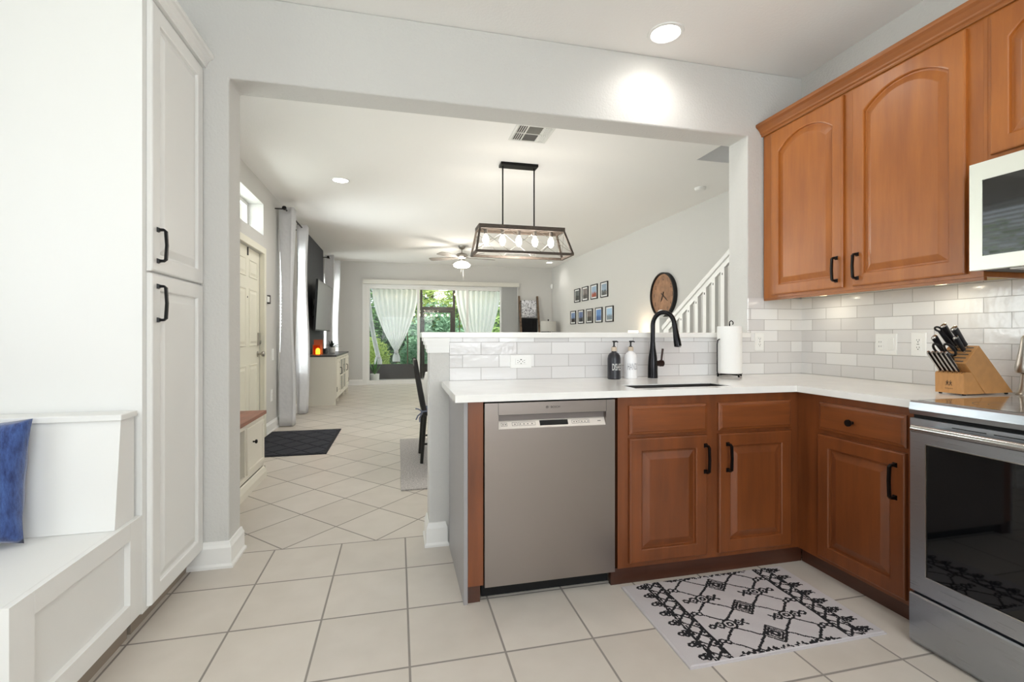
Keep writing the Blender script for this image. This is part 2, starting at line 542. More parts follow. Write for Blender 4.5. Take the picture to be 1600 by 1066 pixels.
# ------------------------------------------------------------------ mesh helpers
class MB:
    def __init__(s):
        s.v = []
        s.f = []
        s.mi = []
        s.cur = 0

    def add(s, vs, fs):
        k = len(s.v)
        s.v += [tuple(v) for v in vs]
        for f in fs:
            s.f.append(tuple(i + k for i in f))
            s.mi.append(s.cur)
        return s

    def box(s, x0, x1, y0, y1, z0, z1):
        vs = [(x0, y0, z0), (x1, y0, z0), (x1, y1, z0), (x0, y1, z0), (x0, y0, z1), (x1, y0, z1), (x1, y1, z1), (x0, y1, z1)]
        return s.add(vs, [(0, 3, 2, 1), (4, 5, 6, 7), (0, 1, 5, 4), (1, 2, 6, 5), (2, 3, 7, 6), (3, 0, 4, 7)])

    def rings(s, rs, closed=True, cap0=True, cap1=True):
        n = len(rs[0])
        k = len(s.v)
        for r in rs:
            s.v += [tuple(p) for p in r]
        for i in range(len(rs) - 1):
            for j in range(n if closed else n - 1):
                a, b = k + i * n + j, k + i * n + (j + 1) % n
                s.f.append((a, b, b + n, a + n))
                s.mi.append(s.cur)
        if cap0:
            s.f.append(tuple(k + j for j in range(n)))
            s.mi.append(s.cur)
        if cap1:
            s.f.append(tuple(k + (len(rs) - 1) * n + j for j in range(n)))
            s.mi.append(s.cur)
        return s

    def lathe(s, prof, c=(0, 0, 0), n=24, axis='z', cap=True):
        rs = []
        for r, h in prof:
            ring = []
            for i in range(n):
                a = 2 * PI * i / n
                p = (max(r, 1e-4) * math.cos(a), max(r, 1e-4) * math.sin(a))
                if axis == 'z':
                    ring.append((c[0] + p[0], c[1] + p[1], c[2] + h))
                elif axis == 'x':
                    ring.append((c[0] + h, c[1] + p[0], c[2] + p[1]))
                else:
                    ring.append((c[0] + p[0], c[1] + h, c[2] + p[1]))
            rs.append(ring)
        return s.rings(rs, True, cap, cap)

    def tube(s, path, r, n=10, square=False, flat=None):
        P = [Vector(p) for p in path]
        if isinstance(r, (int, float)):
            r = [r] * len(P)
        rs = []
        up = None
        for i, p in enumerate(P):
            t = ((P[i + 1] - p) if i < len(P) - 1 else Vector()) + ((p - P[i - 1]) if i > 0 else Vector())
            t.normalize()
            if up is None:
                up = Vector((0, 0, 1)) if abs(t.z) < .9 else Vector((0, 1, 0))
            a = t.cross(up)
            a.normalize()
            b = a.cross(t)
            b.normalize()
            up = b
            ring = []
            m = 4 if square else n
            for j in range(m):
                th = 2 * PI * (j + (.5 if square else 0)) / m
                k = 1.4142 if square else 1
                fl = flat or (1, 1)
                ring.append(p + a * math.cos(th) * r[i] * k * fl[0] + b * math.sin(th) * r[i] * k * fl[1])
            rs.append(ring)
        return s.rings(rs)

    def prism(s, poly, axis, a, b):
        """polygon in the two other axes, extruded along axis from a to b"""
        def P(u, v, h):
            return {'x': (h, u, v), 'y': (u, h, v), 'z': (u, v, h)}[axis]
        return s.rings([[P(u, v, a) for u, v in poly], [P(u, v, b) for u, v in poly]])

    def sphere(s, c, r, n=14, m=8, sc=(1, 1, 1)):
        rs = []
        for i in range(m + 1):
            ph = PI * i / m
            rr = max(math.sin(ph), 1e-3)
            rs.append([(c[0] + r * sc[0] * rr * math.cos(2 * PI * j / n), c[1] + r * sc[1] * rr * math.sin(2 * PI * j / n), c[2] - r * sc[2] * math.cos(ph)) for j in range(n)])
        return s.rings(rs)

    def grid(s, fn, nu, nv):
        k = len(s.v)
        for i in range(nu + 1):
            for j in range(nv + 1):
                s.v.append(tuple(fn(i / nu, j / nv)))
        for i in range(nu):
            for j in range(nv):
                a = k + i * (nv + 1) + j
                s.f.append((a, a + 1, a + nv + 2, a + nv + 1))
                s.mi.append(s.cur)
        return s

    def build(s, name, m, parent=None, bevel=0, smooth=False, recalc=True, seg=2, angle=35):
        me = bpy.data.meshes.new(name)
        org = Vector((0, 0, 0))
        q = parent
        while q is not None:
            org += q.location
            q = q.parent
        me.from_pydata([tuple(Vector(v) - org) for v in s.v], [], s.f)
        for mm in (m if isinstance(m, (list, tuple)) else [m]):
            me.materials.append(mm)
        me.polygons.foreach_set('material_index', s.mi)
        if recalc:
            bm = bmesh.new()
            bm.from_mesh(me)
            bmesh.ops.recalc_face_normals(bm, faces=bm.faces)
            bm.to_mesh(me)
            bm.free()
        if smooth:
            me.polygons.foreach_set('use_smooth', [True] * len(me.polygons))
            me.set_sharp_from_angle(angle=R(angle))
        me.update()
        o = bpy.data.objects.new(name, me)
        col.objects.link(o)
        o.parent = parent
        if bevel:
            b = o.modifiers.new('bevel', 'BEVEL')
            b.width = bevel
            b.segments = seg
            b.limit_method = 'ANGLE'
            b.angle_limit = R(40)
        return o


def box(name, m, b, parent=None, bevel=0):
    return MB().box(*b).build(name, m, parent, bevel)


def tag(o, label, cat, group=None, kind=None):
    o['label'] = label
    o['category'] = cat
    if group:
        o['group'] = group
    if kind:
        o['kind'] = kind
    return o


def thing(name, label, cat, loc, group=None):
    o = bpy.data.objects.new(name, None)
    o.empty_display_size = .05
    col.objects.link(o)
    o.location = loc
    return tag(o, label, cat, group)


def struct(o, label=None):
    o['kind'] = 'structure'
    if label:
        o['label'] = label
    return o


def copy_tree(o, parent=None):
    c = o.copy()
    col.objects.link(c)
    c.parent = parent
    for ch in list(o.children):
        copy_tree(ch, c)
    return c


def text_mb(txt, size, fn, squeeze=1.0, res=3, depth=0):
    """letters as geometry; fn maps (u, v) to a point; centred on u"""
    cu = bpy.data.curves.new('lettering', 'FONT')
    cu.body = txt
    cu.size = size
    cu.align_x = 'CENTER'
    cu.resolution_u = res
    o = bpy.data.objects.new('lettering', cu)
    col.objects.link(o)
    dg = bpy.context.evaluated_depsgraph_get()
    me = bpy.data.meshes.new_from_object(o.evaluated_get(dg))
    mb = MB()
    mb.add([fn(v.co.x * squeeze, v.co.y) for v in me.vertices], [tuple(p.vertices) for p in me.polygons])
    bpy.data.objects.remove(o)
    bpy.data.curves.remove(cu)
    bpy.data.meshes.remove(me)
    return mb


def wall_slab(axis, p0, p1, a0, a1, z0, z1, holes):
    """slab across 'axis' (x or y) between p0 and p1, running a0..a1, with rectangular holes (a, b, zlo, zhi)"""
    mb = MB()
    cuts = sorted(set([a0, a1] + [h[0] for h in holes] + [h[1] for h in holes]))
    for i in range(len(cuts) - 1):
        u, v = cuts[i], cuts[i + 1]
        hs = sorted([(h[2], h[3]) for h in holes if h[0] <= u + 1e-6 and h[1] >= v - 1e-6])
        z = z0
        for lo, hi in hs + [(z1, z1)]:
            if lo - z > 1e-4:
                if axis == 'x':
                    mb.box(p0, p1, u, v, z, lo)
                else:
                    mb.box(u, v, p0, p1, z, lo)
            z = max(z, hi)
    return mb


# ------------------------------------------------------------------ dimensions
CEIL = 2.86
YB = 2.65          # kitchen face of the divider wall
XR = 2.61          # kitchen right wall
XL = -1.48         # left wall of the rooms beyond
XRR = 3.80
YF = 11.60
YREAR = -2.2
XKL = -2.2

# ------------------------------------------------------------------ floor, ceiling, walls
struct(box('floor', floor_m, (-3.0, 4.6, -2.5, 11.8, -.12, 0)))
mb = MB()
hx0, hx1, hy0, hy1 = 2.83, 3.80, 3.0, 4.12
mb.box(-3.0, hx0, -2.5, 11.8, CEIL, CEIL + .25)
mb.box(hx0, 4.4, hy1, 11.8, CEIL, CEIL + .25)
mb.box(hx0, 4.4, -2.5, hy0, CEIL, CEIL + .25)
struct(mb.build('ceiling', ceil_m))
mb = MB()
mb.box(hx0 - .1, hx0, hy0 - .1, hy1 + .1, CEIL + .25, 5.4)
mb.box(hx0, hx1 + .1, hy1, hy1 + .1, CEIL + .25, 5.4)
mb.box(hx0, hx1 + .1, hy0 - .1, hy0, CEIL + .25, 5.4)
mb.box(hx1, hx1 + .1, hy0, hy1, CEIL + .25, 5.4)
mb.box(hx0 - .1, hx1 + .1, hy0 - .1, hy1 + .1, 5.4, 5.5)
struct(mb.build('wall_stairwell', wall_m))

# left wall of the rooms beyond: hidden side window, front door, transom, two tall windows
struct(wall_slab('x', XL - .22, XL, YB, YF + .2, 0, CEIL,
                 [(3.15, 4.45, .9, 2.5), (5.0, 5.90, 0, 2.07), (4.85, 5.92, 2.28, 2.635), (6.70, 7.42, .60, 2.42), (10.48, 11.02, .60, 2.42)])
       .build('wall_left', wall_m))
struct(wall_slab('y', YF, YF + .2, XL - .22, XRR + .2, 0, CEIL, [(-.74, 2.90, 0, 2.36)]).build('wall_far', wall_m))
struct(wall_slab('x', XRR, XRR + .2, 2.83, YF + .2, 0, CEIL, []).build('wall_right', wall_m))
struct(wall_slab('x', XR, XR + .2, YREAR, YB + .18, 0, CEIL, []).build('wall_kitchen_right', wall_m))
struct(wall_slab('x', XKL - .2, XKL, YREAR, YB + .18, 0, CEIL, [(-.75, 1.15, 1.0, 2.3)]).build('wall_kitchen_left', wall_m))
struct(wall_slab('y', YREAR - .2, YREAR, XKL - .2, XR + .2, 0, CEIL, [(-.8, 1.8, .8, 2.3)]).build('wall_rear', wall_m))
# divider: stub, header beam, column right, half wall
mb = MB()
mb.prism([(XKL, 0), (-.82, 0), (-.82, 2.434), (2.19, 2.434), (2.19, 0), (XRR, 0), (XRR, CEIL), (XKL, CEIL)], 'y', YB, YB + .18)
struct(mb.build('wall_divider', wall_m, bevel=.008))
struct(MB().box(.165, 2.189, YB, YB + .15, 0, 1.1365).build('wall_half', wall_m, bevel=.006))
# ledge on the half wall
led = thing('half_wall_ledge', 'white quartz ledge capping the tiled half wall behind the sink', 'ledge', (1.2, 2.7, 1.13))
box('slab', quartz_m, (.125, 2.189, YB - .035, YB + .20, 1.137, 1.168), led, .004)
mb = MB()
# crown trim under the ledge around the wall end
for d, z0, z1 in ((.008, 1.055, 1.075), (.014, 1.075, 1.098), (.022, 1.098, 1.118), (.03, 1.118, 1.1365)):
    mb.box(.165 - d, .275, YB - d, YB, z0, z1)
    mb.box(.165 - d, .165, YB, YB + .15 + d, z0, z1)
mb.build('trim_moulding', trim_m, led)

# backsplash tiles (surface of the walls)
struct(box('wall_tile_half', tile_x_m, (.277, 2.19, YB - .010, YB, .9, 1.137)))
struct(box('wall_tile_column', tile_x_m, (2.19, XR - .001, YB - .0099, YB, .9, 1.392)))
struct(box('wall_tile_right', tile_y_m, (XR - .010, XR, -.2, YB - .0101, .85, 1.41)))

# baseboards
def baseboard(name, runs):
    mb = MB()
    for x0, x1, y0, y1 in runs:
        mb.box(x0, x1, y0, y1, 0, .105)
    return mb


def bb_profile(mb, axis, pos, sgn, a, b):
    """axis 'x': board on a wall of constant x=pos facing sgn, running a..b in y"""
    pr = [(0, 0), (sgn * .024, 0), (sgn * .024, .012), (sgn * .016, .022), (sgn * .015, .098), (sgn * .009, .112), (sgn * .006, .126), (0, .128)]
    if axis == 'x':
        mb.prism([(pos + d, z) for d, z in pr], 'y', a, b)
    else:
        mb.prism([(pos + d, z) for d, z in pr], 'x', a, b)
    return mb


mb = MB()
bb_profile(mb, 'x', XL, 1, 5.99, YF)
bb_profile(mb, 'x', XL, 1, YB + .18, 4.94)
struct(mb.build('baseboard_left', trim_m))
mb = MB()
bb_profile(mb, 'y', YF, -1, XL, -.80)
bb_profile(mb, 'y', YF, -1, 2.96, XRR)
struct(mb.build('baseboard_far', trim_m))
mb = MB()
bb_profile(mb, 'x', XRR, -1, 5.3, YF)
struct(mb.build('baseboard_right', trim_m))


def bb_wrap(name, x0, x1, y0, y1):
    """moulded board wrapped around a wall end (rectangular rings)"""
    mb = MB()
    rs = []
    for d, z in [(0, 0), (.024, 0), (.024, .012), (.016, .022), (.015, .098), (.009, .112), (.006, .126), (0, .128)]:
        rs.append([(x0 - d, y0 - d, z), (x1 + d, y0 - d, z), (x1 + d, y1 + d, z), (x0 - d, y1 + d, z)])
    mb.rings(rs, True, False, False)
    return struct(mb.build(name, trim_m))


bb_wrap('baseboard_stub', -1.4, -.82, YB, YB + .18)
bb_wrap('baseboard_half', .165, .25, YB, YB + .15)

# ------------------------------------------------------------------ panelled door fronts
def door_front(name, m, place, a0, a1, z0, z1, t, parent, rail=.058, arch=0.0, raise_=.005, flat=False, edge=.004):
    """raised panel front. place(a, z, d) -> point. a along the width, d outwards"""
    n = 17 if arch else 3

    def ring(ins, d, ar):
        pts = [(a0 + ins, z0 + ins), (a1 - ins, z0 + ins)]
        for i in range(n):
            s_ = i / (n - 1)
            a = a1 - ins - (a1 - a0 - 2 * ins) * s_
            z = z1 - ins
            if ar:
                z -= ar * (abs(2 * s_ - 1) ** 2.2)
            pts.append((a, z))
        return [place(a, z, d) for a, z in pts]
    mb = MB()
    if flat:
        rs = [ring(0, 0, 0), ring(0, t - edge, 0), ring(edge, t, 0), ring(rail, t, 0), ring(rail + .003, t - .009, 0)]
    else:
        rs = [ring(0, 0, 0), ring(0, t - edge * 1.5, 0), ring(edge * .6, t - edge * .5, 0), ring(edge * 1.8, t, 0),
              ring(rail, t, arch), ring(rail + .004, t - .003, arch), ring(rail + .006, t - .012, arch), ring(rail + .013, t - .012, arch),
              ring(rail + .040, t - .002, arch * .93), ring(rail + .044, t - .001, arch * .93)]
    mb.rings(rs)
    return mb.build(name, m, parent)


def drawer_front(name, m, place, a0, a1, z0, z1, t, parent):
    def ring(ins, d):
        return [place(a0 + ins, z0 + ins, d), place(a1 - ins, z0 + ins, d), place(a1 - ins, z1 - ins, d), place(a0 + ins, z1 - ins, d)]
    mb = MB()
    mb.rings([ring(0, 0), ring(0, t * .55), ring(.005, t * .72), ring(.012, t * .8), ring(.016, t)])
    return mb.build(name, m, parent)


def bar_handle(place, a, z0, z1, parent, out=.030):
    """black arched pull with flared feet, standing vertical at a"""
    mb = MB()
    mb.tube([place(a, z0 + .004, .0), place(a, z0 + .004, out * .75), place(a, z0 + .010, out * .97), place(a, (z0 + z1) / 2, out * 1.08), place(a, z1 - .010, out * .97), place(a, z1 - .004, out * .75), place(a, z1 - .004, 0)],
            [.0062, .0048, .0052, .0050, .0052, .0048, .0062], square=True)
    for z in (z0 + .004, z1 - .004):
        p = [place(a - .009, z - .010, 0), place(a + .009, z - .010, 0), place(a + .009, z + .010, 0), place(a - .009, z + .010, 0)]
        q = [place(a - .006, z - .007, .008), place(a + .006, z - .007, .008), place(a + .006, z + .007, .008), place(a - .006, z + .007, .008)]
        mb.rings([p, q])
    return mb.build('handle', black_m, parent)


def PY(y0):      # faces -y
    return lambda a, z, d: (a, y0 - d, z)


def PXn(x0):     # faces -x
    return lambda a, z, d: (x0 - d, a, z)


def PXp(x0):     # faces +x
    return lambda a, z, d: (x0 + d, a, z)


# ------------------------------------------------------------------ base cabinets: peninsula
YC = 2.03
ep = thing('end_panel', 'narrow brown wood end panel at the open end of the peninsula beside the dishwasher', 'cabinet panel', (.3, 2.3, 0))
mb = MB()
mb.box(.272, .290, YC, YB - .03, 0, .868)
mb.build('side_panel', mat('grey_end_sheen', (150, 147, 148), .35), ep, .0015)  # brown wood panel; grey colour stands for its grazing reflection
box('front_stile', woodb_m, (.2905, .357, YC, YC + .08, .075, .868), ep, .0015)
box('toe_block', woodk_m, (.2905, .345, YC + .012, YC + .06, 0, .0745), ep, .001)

sk = thing('sink_base_cabinet', 'shade-darkened maple sink base cabinet with two false drawers above two raised panel doors', 'cabinet', (1.5, 2.3, 0))
mb = MB()
mb.box(.983, 2.005, YC, YC + .018, .075, .868)
mb.box(.983, 1.0, YC + .018, YB - .012, .075, .868)
mb.box(1.0, 2.005, YC + .2, YB - .012, .075, .10)
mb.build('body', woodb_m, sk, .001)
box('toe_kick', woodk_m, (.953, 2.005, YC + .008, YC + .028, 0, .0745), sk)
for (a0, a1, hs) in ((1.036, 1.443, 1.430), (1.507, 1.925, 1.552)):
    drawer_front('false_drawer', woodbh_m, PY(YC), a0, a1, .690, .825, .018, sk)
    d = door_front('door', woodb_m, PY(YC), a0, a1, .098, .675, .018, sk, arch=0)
    bar_handle(PY(YC - .018), hs, .495, .628, d)

# right run base cabinet
XC = 1.975
rb = thing('base_cabinet', 'shade-darkened maple base cabinet with one knobbed drawer and one door left of the range', 'cabinet', (2.3, 1.7, 0))
mb = MB()
mb.box(XC, XC + .018, 1.435, YC - .0005, .075, .868)
mb.box(XC + .018, XR - .012, 1.435, 1.452, .075, .868)
mb.box(XC + .2, XR - .012, 1.453, 2.3, .075, .10)
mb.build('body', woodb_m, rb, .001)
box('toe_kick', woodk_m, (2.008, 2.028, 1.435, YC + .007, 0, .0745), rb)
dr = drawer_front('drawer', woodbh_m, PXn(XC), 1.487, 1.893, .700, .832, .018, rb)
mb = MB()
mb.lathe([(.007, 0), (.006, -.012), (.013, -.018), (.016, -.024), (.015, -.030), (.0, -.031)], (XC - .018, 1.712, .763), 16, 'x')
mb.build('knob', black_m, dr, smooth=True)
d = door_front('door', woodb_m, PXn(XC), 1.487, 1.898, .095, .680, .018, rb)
bar_handle(PXn(XC - .018), 1.526, .49, .63, d)

# ------------------------------------------------------------------ worktop with sink cut-out
wt = thing('worktop', 'white quartz L-shaped worktop with an undermount sink opening', 'worktop', (1.5, 2.3, .87))
mb = MB()
ZT, ZU = .90, .869
fx0, fy0 = .232, 1.995
# peninsula left of sink, behind, front, right of sink, right run
sx0, sx1, sy0, sy1 = 1.093, 1.61, 2.067, 2.222
E0 = XR - .0105
Yb_ = YB - .0105
mb.box(fx0, sx0, fy0, Yb_, ZU, ZT)
mb.box(sx1, E0, fy0, Yb_, ZU, ZT)
mb.box(sx0, sx1, fy0, sy0, ZU, ZT)
mb.box(sx0, sx1, sy1, Yb_, ZU, ZT)
mb.box(1.935, E0, 1.415, fy0, ZU, ZT)
mb.build('slab', quartz_m, wt)
# basin under the opening
bs = thing('sink_basin', 'stainless undermount sink basin set below the worktop opening', 'sink', (1.35, 2.15, .70))
mb = MB()
ix0, ix1, iy0, iy1 = sx0 + .004, sx1 - .004, sy0 + .004, sy1 - .004
mb.box(sx0 - .012, ix0, sy0 - .012, sy1 + .012, .70, .867)
mb.box(ix1, sx1 + .012, sy0 - .012, sy1 + .012, .70, .867)
mb.box(ix0, ix1, sy0 - .012, iy0, .70, .867)
mb.box(ix0, ix1, iy1, sy1 + .012, .70, .867)
mb.box(ix0, ix1, iy0, iy1, .70, .712)
q = .0035
mb.box(sx0 + .0005, ix0 + q, sy0 + .0005, sy1 - .0005, .8675, .8965)
mb.box(ix1 - q, sx1 - .0005, sy0 + .0005, sy1 - .0005, .8675, .8965)
mb.box(ix0 + q, ix1 - q, sy0 + .0005, iy0 + q, .8675, .8965)
mb.box(ix0 + q, ix1 - q, iy1 - q, sy1 - .0005, .8675, .8965)
mb.build('bowl', sinkm, bs)
mb = MB().lathe([(.038, 0), (.038, .004), (.03, .005), (.028, .001), (.0, .001)], ((sx0 + sx1) / 2, (sy0 + sy1) / 2, .712), 20)
mb.build('drain', steel_m, bs, smooth=True)

# ------------------------------------------------------------------ dishwasher
dw = thing('dishwasher', 'stainless steel dishwasher with a pocket handle under the peninsula worktop', 'dishwasher', (.67, 2.3, 0))
DX0, DX1, DY = .361, .972, 2.018
mb = MB()
mb.box(DX0 + .004, DX1 - .002, DY + .032, 2.60, .09, .862)
mb.build('tub', dark_m, dw)
# door: front skin with pocket opening
px0, px1, pz0, pz1 = .421, .921, .744, .806
mb = MB()
t = .026
mb.box(DX0, px0, DY, DY + t, .070, .8585)
mb.box(px1, DX1 - .008, DY, DY + t, .070, .8585)
mb.box(px0, px1, DY, DY + t, .070, pz0)
mb.box(px0, px1, DY, DY + t, pz1, .8585)
mb.build('door', dw_m, dw)
mb = MB()
mb.prism([(DY + .001, pz0), (DY + .004, pz0 + .002), (DY + .022, pz0 + .030), (DY + .025, pz0 + .033), (DY + .030, pz0 + .033), (DY + .030, pz0)], 'x', px0 + .0005, px1 - .0005)
pn = mb.build('control_panel', mat('control_strip', (214, 206, 198), .35, metal=.3), dw)
box('pocket_back', mat('pocket_grey', (120, 112, 108), .5, metal=.5), (px0, px1, DY + .0262, DY + .031, pz0 + .033, pz1), dw)
# band line around the fascia
mb = MB()
mb.box(px0 - .0012, px0 + .0006, DY - .0006, DY + .001, pz1, .858)
mb.box(px1 - .0006, px1 + .0012, DY - .0006, DY + .001, pz1, .858)
mb.box(px0, px1, DY - .0006, DY + .001, pz1 - .001, pz1 + .0006)
mb.build('seam', slot_m, dw)


def strip(u, v):   # point on the sloping control strip
    return (u, DY + .004 + .018 * v - .0008, pz0 + .002 + .028 * v)


mb = MB()
mb.add([strip(.610, .25), strip(.742, .25), strip(.742, .98), strip(.610, .98)], [(0, 1, 2, 3)])
mb.build('display', screen_m, dw, recalc=False)
mb = MB()
for a, b in ((.435, .462), (.484, .508), (.512, .590), (.760, .792), (.796, .845)):
    mb = MB()
    for (p, q, r_, s_) in ((a, b, .35, .39), (a, b, .79, .83), (a, a + .0012, .35, .83), (b - .0012, b, .35, .83)):
        mb.add([strip(p, r_), strip(q, r_), strip(q, s_), strip(p, s_)], [(0, 1, 2, 3)])
    mb.build('button_group', slot_m, dw, recalc=False)
mb = MB()
for a in (.441, .452, .494, .518, .535, .552, .572, .768, .78, .805, .82, .835, .885, .893):
    mb.add([strip(a, .52), strip(a + .006, .52), strip(a + .006, .64), strip(a, .64)], [(0, 1, 2, 3)])
mb.build('button_marks', slot_m, dw, recalc=False)
text_mb('BOSCH', .0135, lambda u, v: (.678 + u, DY - .0012, .830 + v)).build('brand_lettering', ink_m, dw)
mb = MB()
ring_pts = lambda r, n: [(.640 + r * math.cos(2 * PI * i / n), DY - .0012, .8347 + r * math.sin(2 * PI * i / n)) for i in range(n)]
mb.rings([ring_pts(.0058, 20), ring_pts(.0048, 20)], True, False, False)
mb.box(.6375, .6383, DY - .0014, DY - .0008, .831, .8385)
mb.box(.6417, .6425, DY - .0014, DY - .0008, .831, .8385)
mb.box(.6375, .6425, DY - .0014, DY - .0008, .8343, .8351)
mb.build('brand_symbol', ink_m, dw)
box('toe_panel', dark_m, (.356, .951, 2.075, 2.085, .004, .088), dw)
for x in (.40, .92):
    MB().lathe([(.012, 0), (.012, .01), (.006, .012), (.006, .09)], (x, 2.15, 0), 10).build('levelling_foot', nickel_m, dw)

# ------------------------------------------------------------------ range
rg = thing('range', 'stainless steel electric range with black glass oven window and cooktop', 'oven', (2.2, 1.02, 0))
RX, RY1, RY0 = 1.87, 1.402, .645
mb = MB()
mb.box(RX + .04, 2.52, RY0, RY1, .03, .895)
mb.build('body', mat('range_side_grey', (70, 70, 74), .45, metal=.5), rg)
mb = MB()
# cooktop lip with bevelled front
mb.prism([(RX - .002, .858), (RX - .006, .875), (RX - .002, .902), (RX + .006, .9075), (RX + .022, .9075), (RX + .022, .858)], 'y', RY0, RY1)
mb.box(RX + .022, 2.52, RY1 - .012, RY1, .8955, .9075)
mb.box(RX + .022, 2.52, RY0, RY0 + .012, .8955, .9075)
mb.build('front_lip', oven_m, rg)
box('cooktop', cook_m, (RX + .0225, 2.52, RY0 + .0125, RY1 - .0125, .8955, .9085), rg)
box('rear_rail', oven_m, (2.5205, 2.598, RY0, RY1, .86, .917), rg, .003)
# oven door with window
wy0, wy1, wz0, wz1 = .70, 1.347, .268, .752
dn = MB()
dn.box(RX, RX + .036, RY0, wy0, .202, .843)
dn.box(RX, RX + .036, wy1, RY1, .202, .843)
dn.box(RX, RX + .036, wy0, wy1, .202, wz0)
dn.box(RX, RX + .036, wy0, wy1, wz1, .843)
od = dn.build('oven_door', oven_m, rg, recalc=True)
box('window_glass', screen_m, (RX + .002, RX + .034, wy0 + .001, wy1 - .001, wz0 + .001, wz1 - .001), od)
mb = MB()
for b in ((wy0 - .002, wy1 + .002, wz1 - .0015, wz1 + .002), (wy0 - .002, wy1 + .002, wz0 - .002, wz0 + .0015), (wy0 - .002, wy0 + .0015, wz0, wz1), (wy1 - .0015, wy1 + .002, wz0, wz1)):
    mb.box(RX - .0012, RX + .0015, *b)
mb.build('window_bead', steel_m, od)
mb = MB()
mb.tube([(RX - .052, RY1 - .048, .814), (RX - .052, RY0 + .048, .814)], .0135, 16)
mb.build('handle', steel_m, od, smooth=True)
for y in (RY1 - .085, RY0 + .085):
    MB().tube([(RX, y, .812), (RX - .05, y, .812)], .011, 12).build('handle_mount', oven_m, od, smooth=True)
# vent slots in the door top and dark gap below the lip
mb = MB()
for k in range(5):
    y = RY1 - .14 - k * .12
    mb.box(RX - .001, RX + .002, y - .10, y, .8275, .8305)
mb.build('vent_slot', dark_m, od)
box('gap', dark_m, (RX + .012, RX + .039, RY0 + .005, RY1 - .005, .8435, .8575), rg)
mb = MB()
mb.prism([(RX, .192), (RX - .004, .186), (RX - .004, .02), (RX + .004, .008), (RX + .03, .008), (RX + .03, .192)], 'y', RY0, RY1)
dwr = mb.build('storage_drawer', oven_m, rg)
box('drawer_gap', mat('drawer_shadow_gap', (26, 30, 42), .6), (RX + .014, RX + .036, RY0 + .005, RY1 - .005, .1925, .2015), rg)
for y in (RY1 - .045, RY0 + .045):
    MB().lathe([(.016, 0), (.016, .012), (.008, .014), (.008, .03)], (RX + .07, y, 0), 12).build('foot', dark_m, rg)
for (x, y, r) in ((2.05, 1.20, .10), (2.05, .86, .08), (2.36, 1.20, .08), (2.36, .86, .10)):
    n = 40
    rr = lambda q: [(x + q * math.cos(2 * PI * i / n), y + q * math.sin(2 * PI * i / n), .9088) for i in range(n)]
    mb = MB()
    mb.rings([rr(r), rr(r - .002)], True, False, False)
    mb.rings([rr(r * .6), rr(r * .6 - .0015)], True, False, False)
    mb.build('burner_marking', slot_m, rg, recalc=False)

# ------------------------------------------------------------------ wall cabinets
UX = 2.305
uc = thing('wall_cabinet', 'maple wall cabinet with two arched raised panel doors above the worktop', 'cabinet', (2.45, 2.05, 1.39))
mb = MB()
UZ0, UZ1 = 1.388, 2.455
UYe = 1.442
mb.box(UX, UX + .018, UYe, YB - .011, UZ0, UZ1)
mb.box(UX + .018, XR - .001, UYe, UYe + .018, UZ0 + .0, UZ1)
mb.box(UX + .018, XR - .001, UYe + .018, YB - .011, UZ1 - .02, UZ1)
mb.build('body', wood_m, uc, .001)
box('bottom_board', cab_under_m, (UX + .0185, XR - .0105, UYe + .0185, YB - .0115, UZ0 + .012, UZ0 + .028), uc)
box('light_rail', woodh_m, (UX + .001, UX + .018, UYe, YB - .011, UZ0 - .014, UZ0 - .0005), uc)
d = door_front('door', wood_m, PXn(UX), 2.061, 2.562, 1.405, 2.425, .018, uc, arch=.075)
bar_handle(PXn(UX - .018), 2.095, 1.440, 1.570, d)
d = door_front('door', wood_m, PXn(UX), 1.497, 2.005, 1.405, 2.425, .018, uc, arch=.075)
bar_handle(PXn(UX - .018), 1.975, 1.440, 1.570, d)

u2 = thing('wall_cabinet', 'maple cabinet above the microwave, cut by the right edge of the picture', 'cabinet', (2.45, 1.05, 1.83))
mb = MB()
mb.box(UX, UX + .018, .665, UYe - .0005, 1.828, UZ1)
mb.box(UX + .018, XR - .001, .665, UYe - .0005, 1.828, 1.846)
mb.box(UX + .018, XR - .001, .665, .683, 1.846, UZ1)
mb.build('body', wood_m, u2, .001)
box('filler_strip', wood_m, (UX - .0008, UX + .016, 1.428, UYe - .0006, 1.83, UZ1 - .002), u2)
door_front('door', wood_m, PXn(UX), 1.055, 1.412, 1.868, 2.425, .018, u2, arch=.06)
door_front('door', wood_m, PXn(UX), .69, 1.045, 1.868, 2.425, .018, u2, arch=.06)

crn = thing('crown_moulding', 'stepped maple crown moulding along the top of the wall cabinets', 'moulding', (2.28, 2.0, 2.43))
mb = MB()
prf = [(UX + .004, 2.452), (UX - .008, 2.430), (UX - .012, 2.436), (UX - .012, 2.444), (UX - .020, 2.450), (UX - .022, 2.458), (UX - .038, 2.478), (UX - .052, 2.488), (UX - .054, 2.496), (UX - .054, 2.506), (UX + .10, 2.506), (UX + .10, 2.4565), (UX + .004, 2.4565)]
prf = [(x, z + .004) for x, z in prf]
mb.prism(prf, 'y', .665, YB - .003)
mb.build('profile', woodh_m, crn)

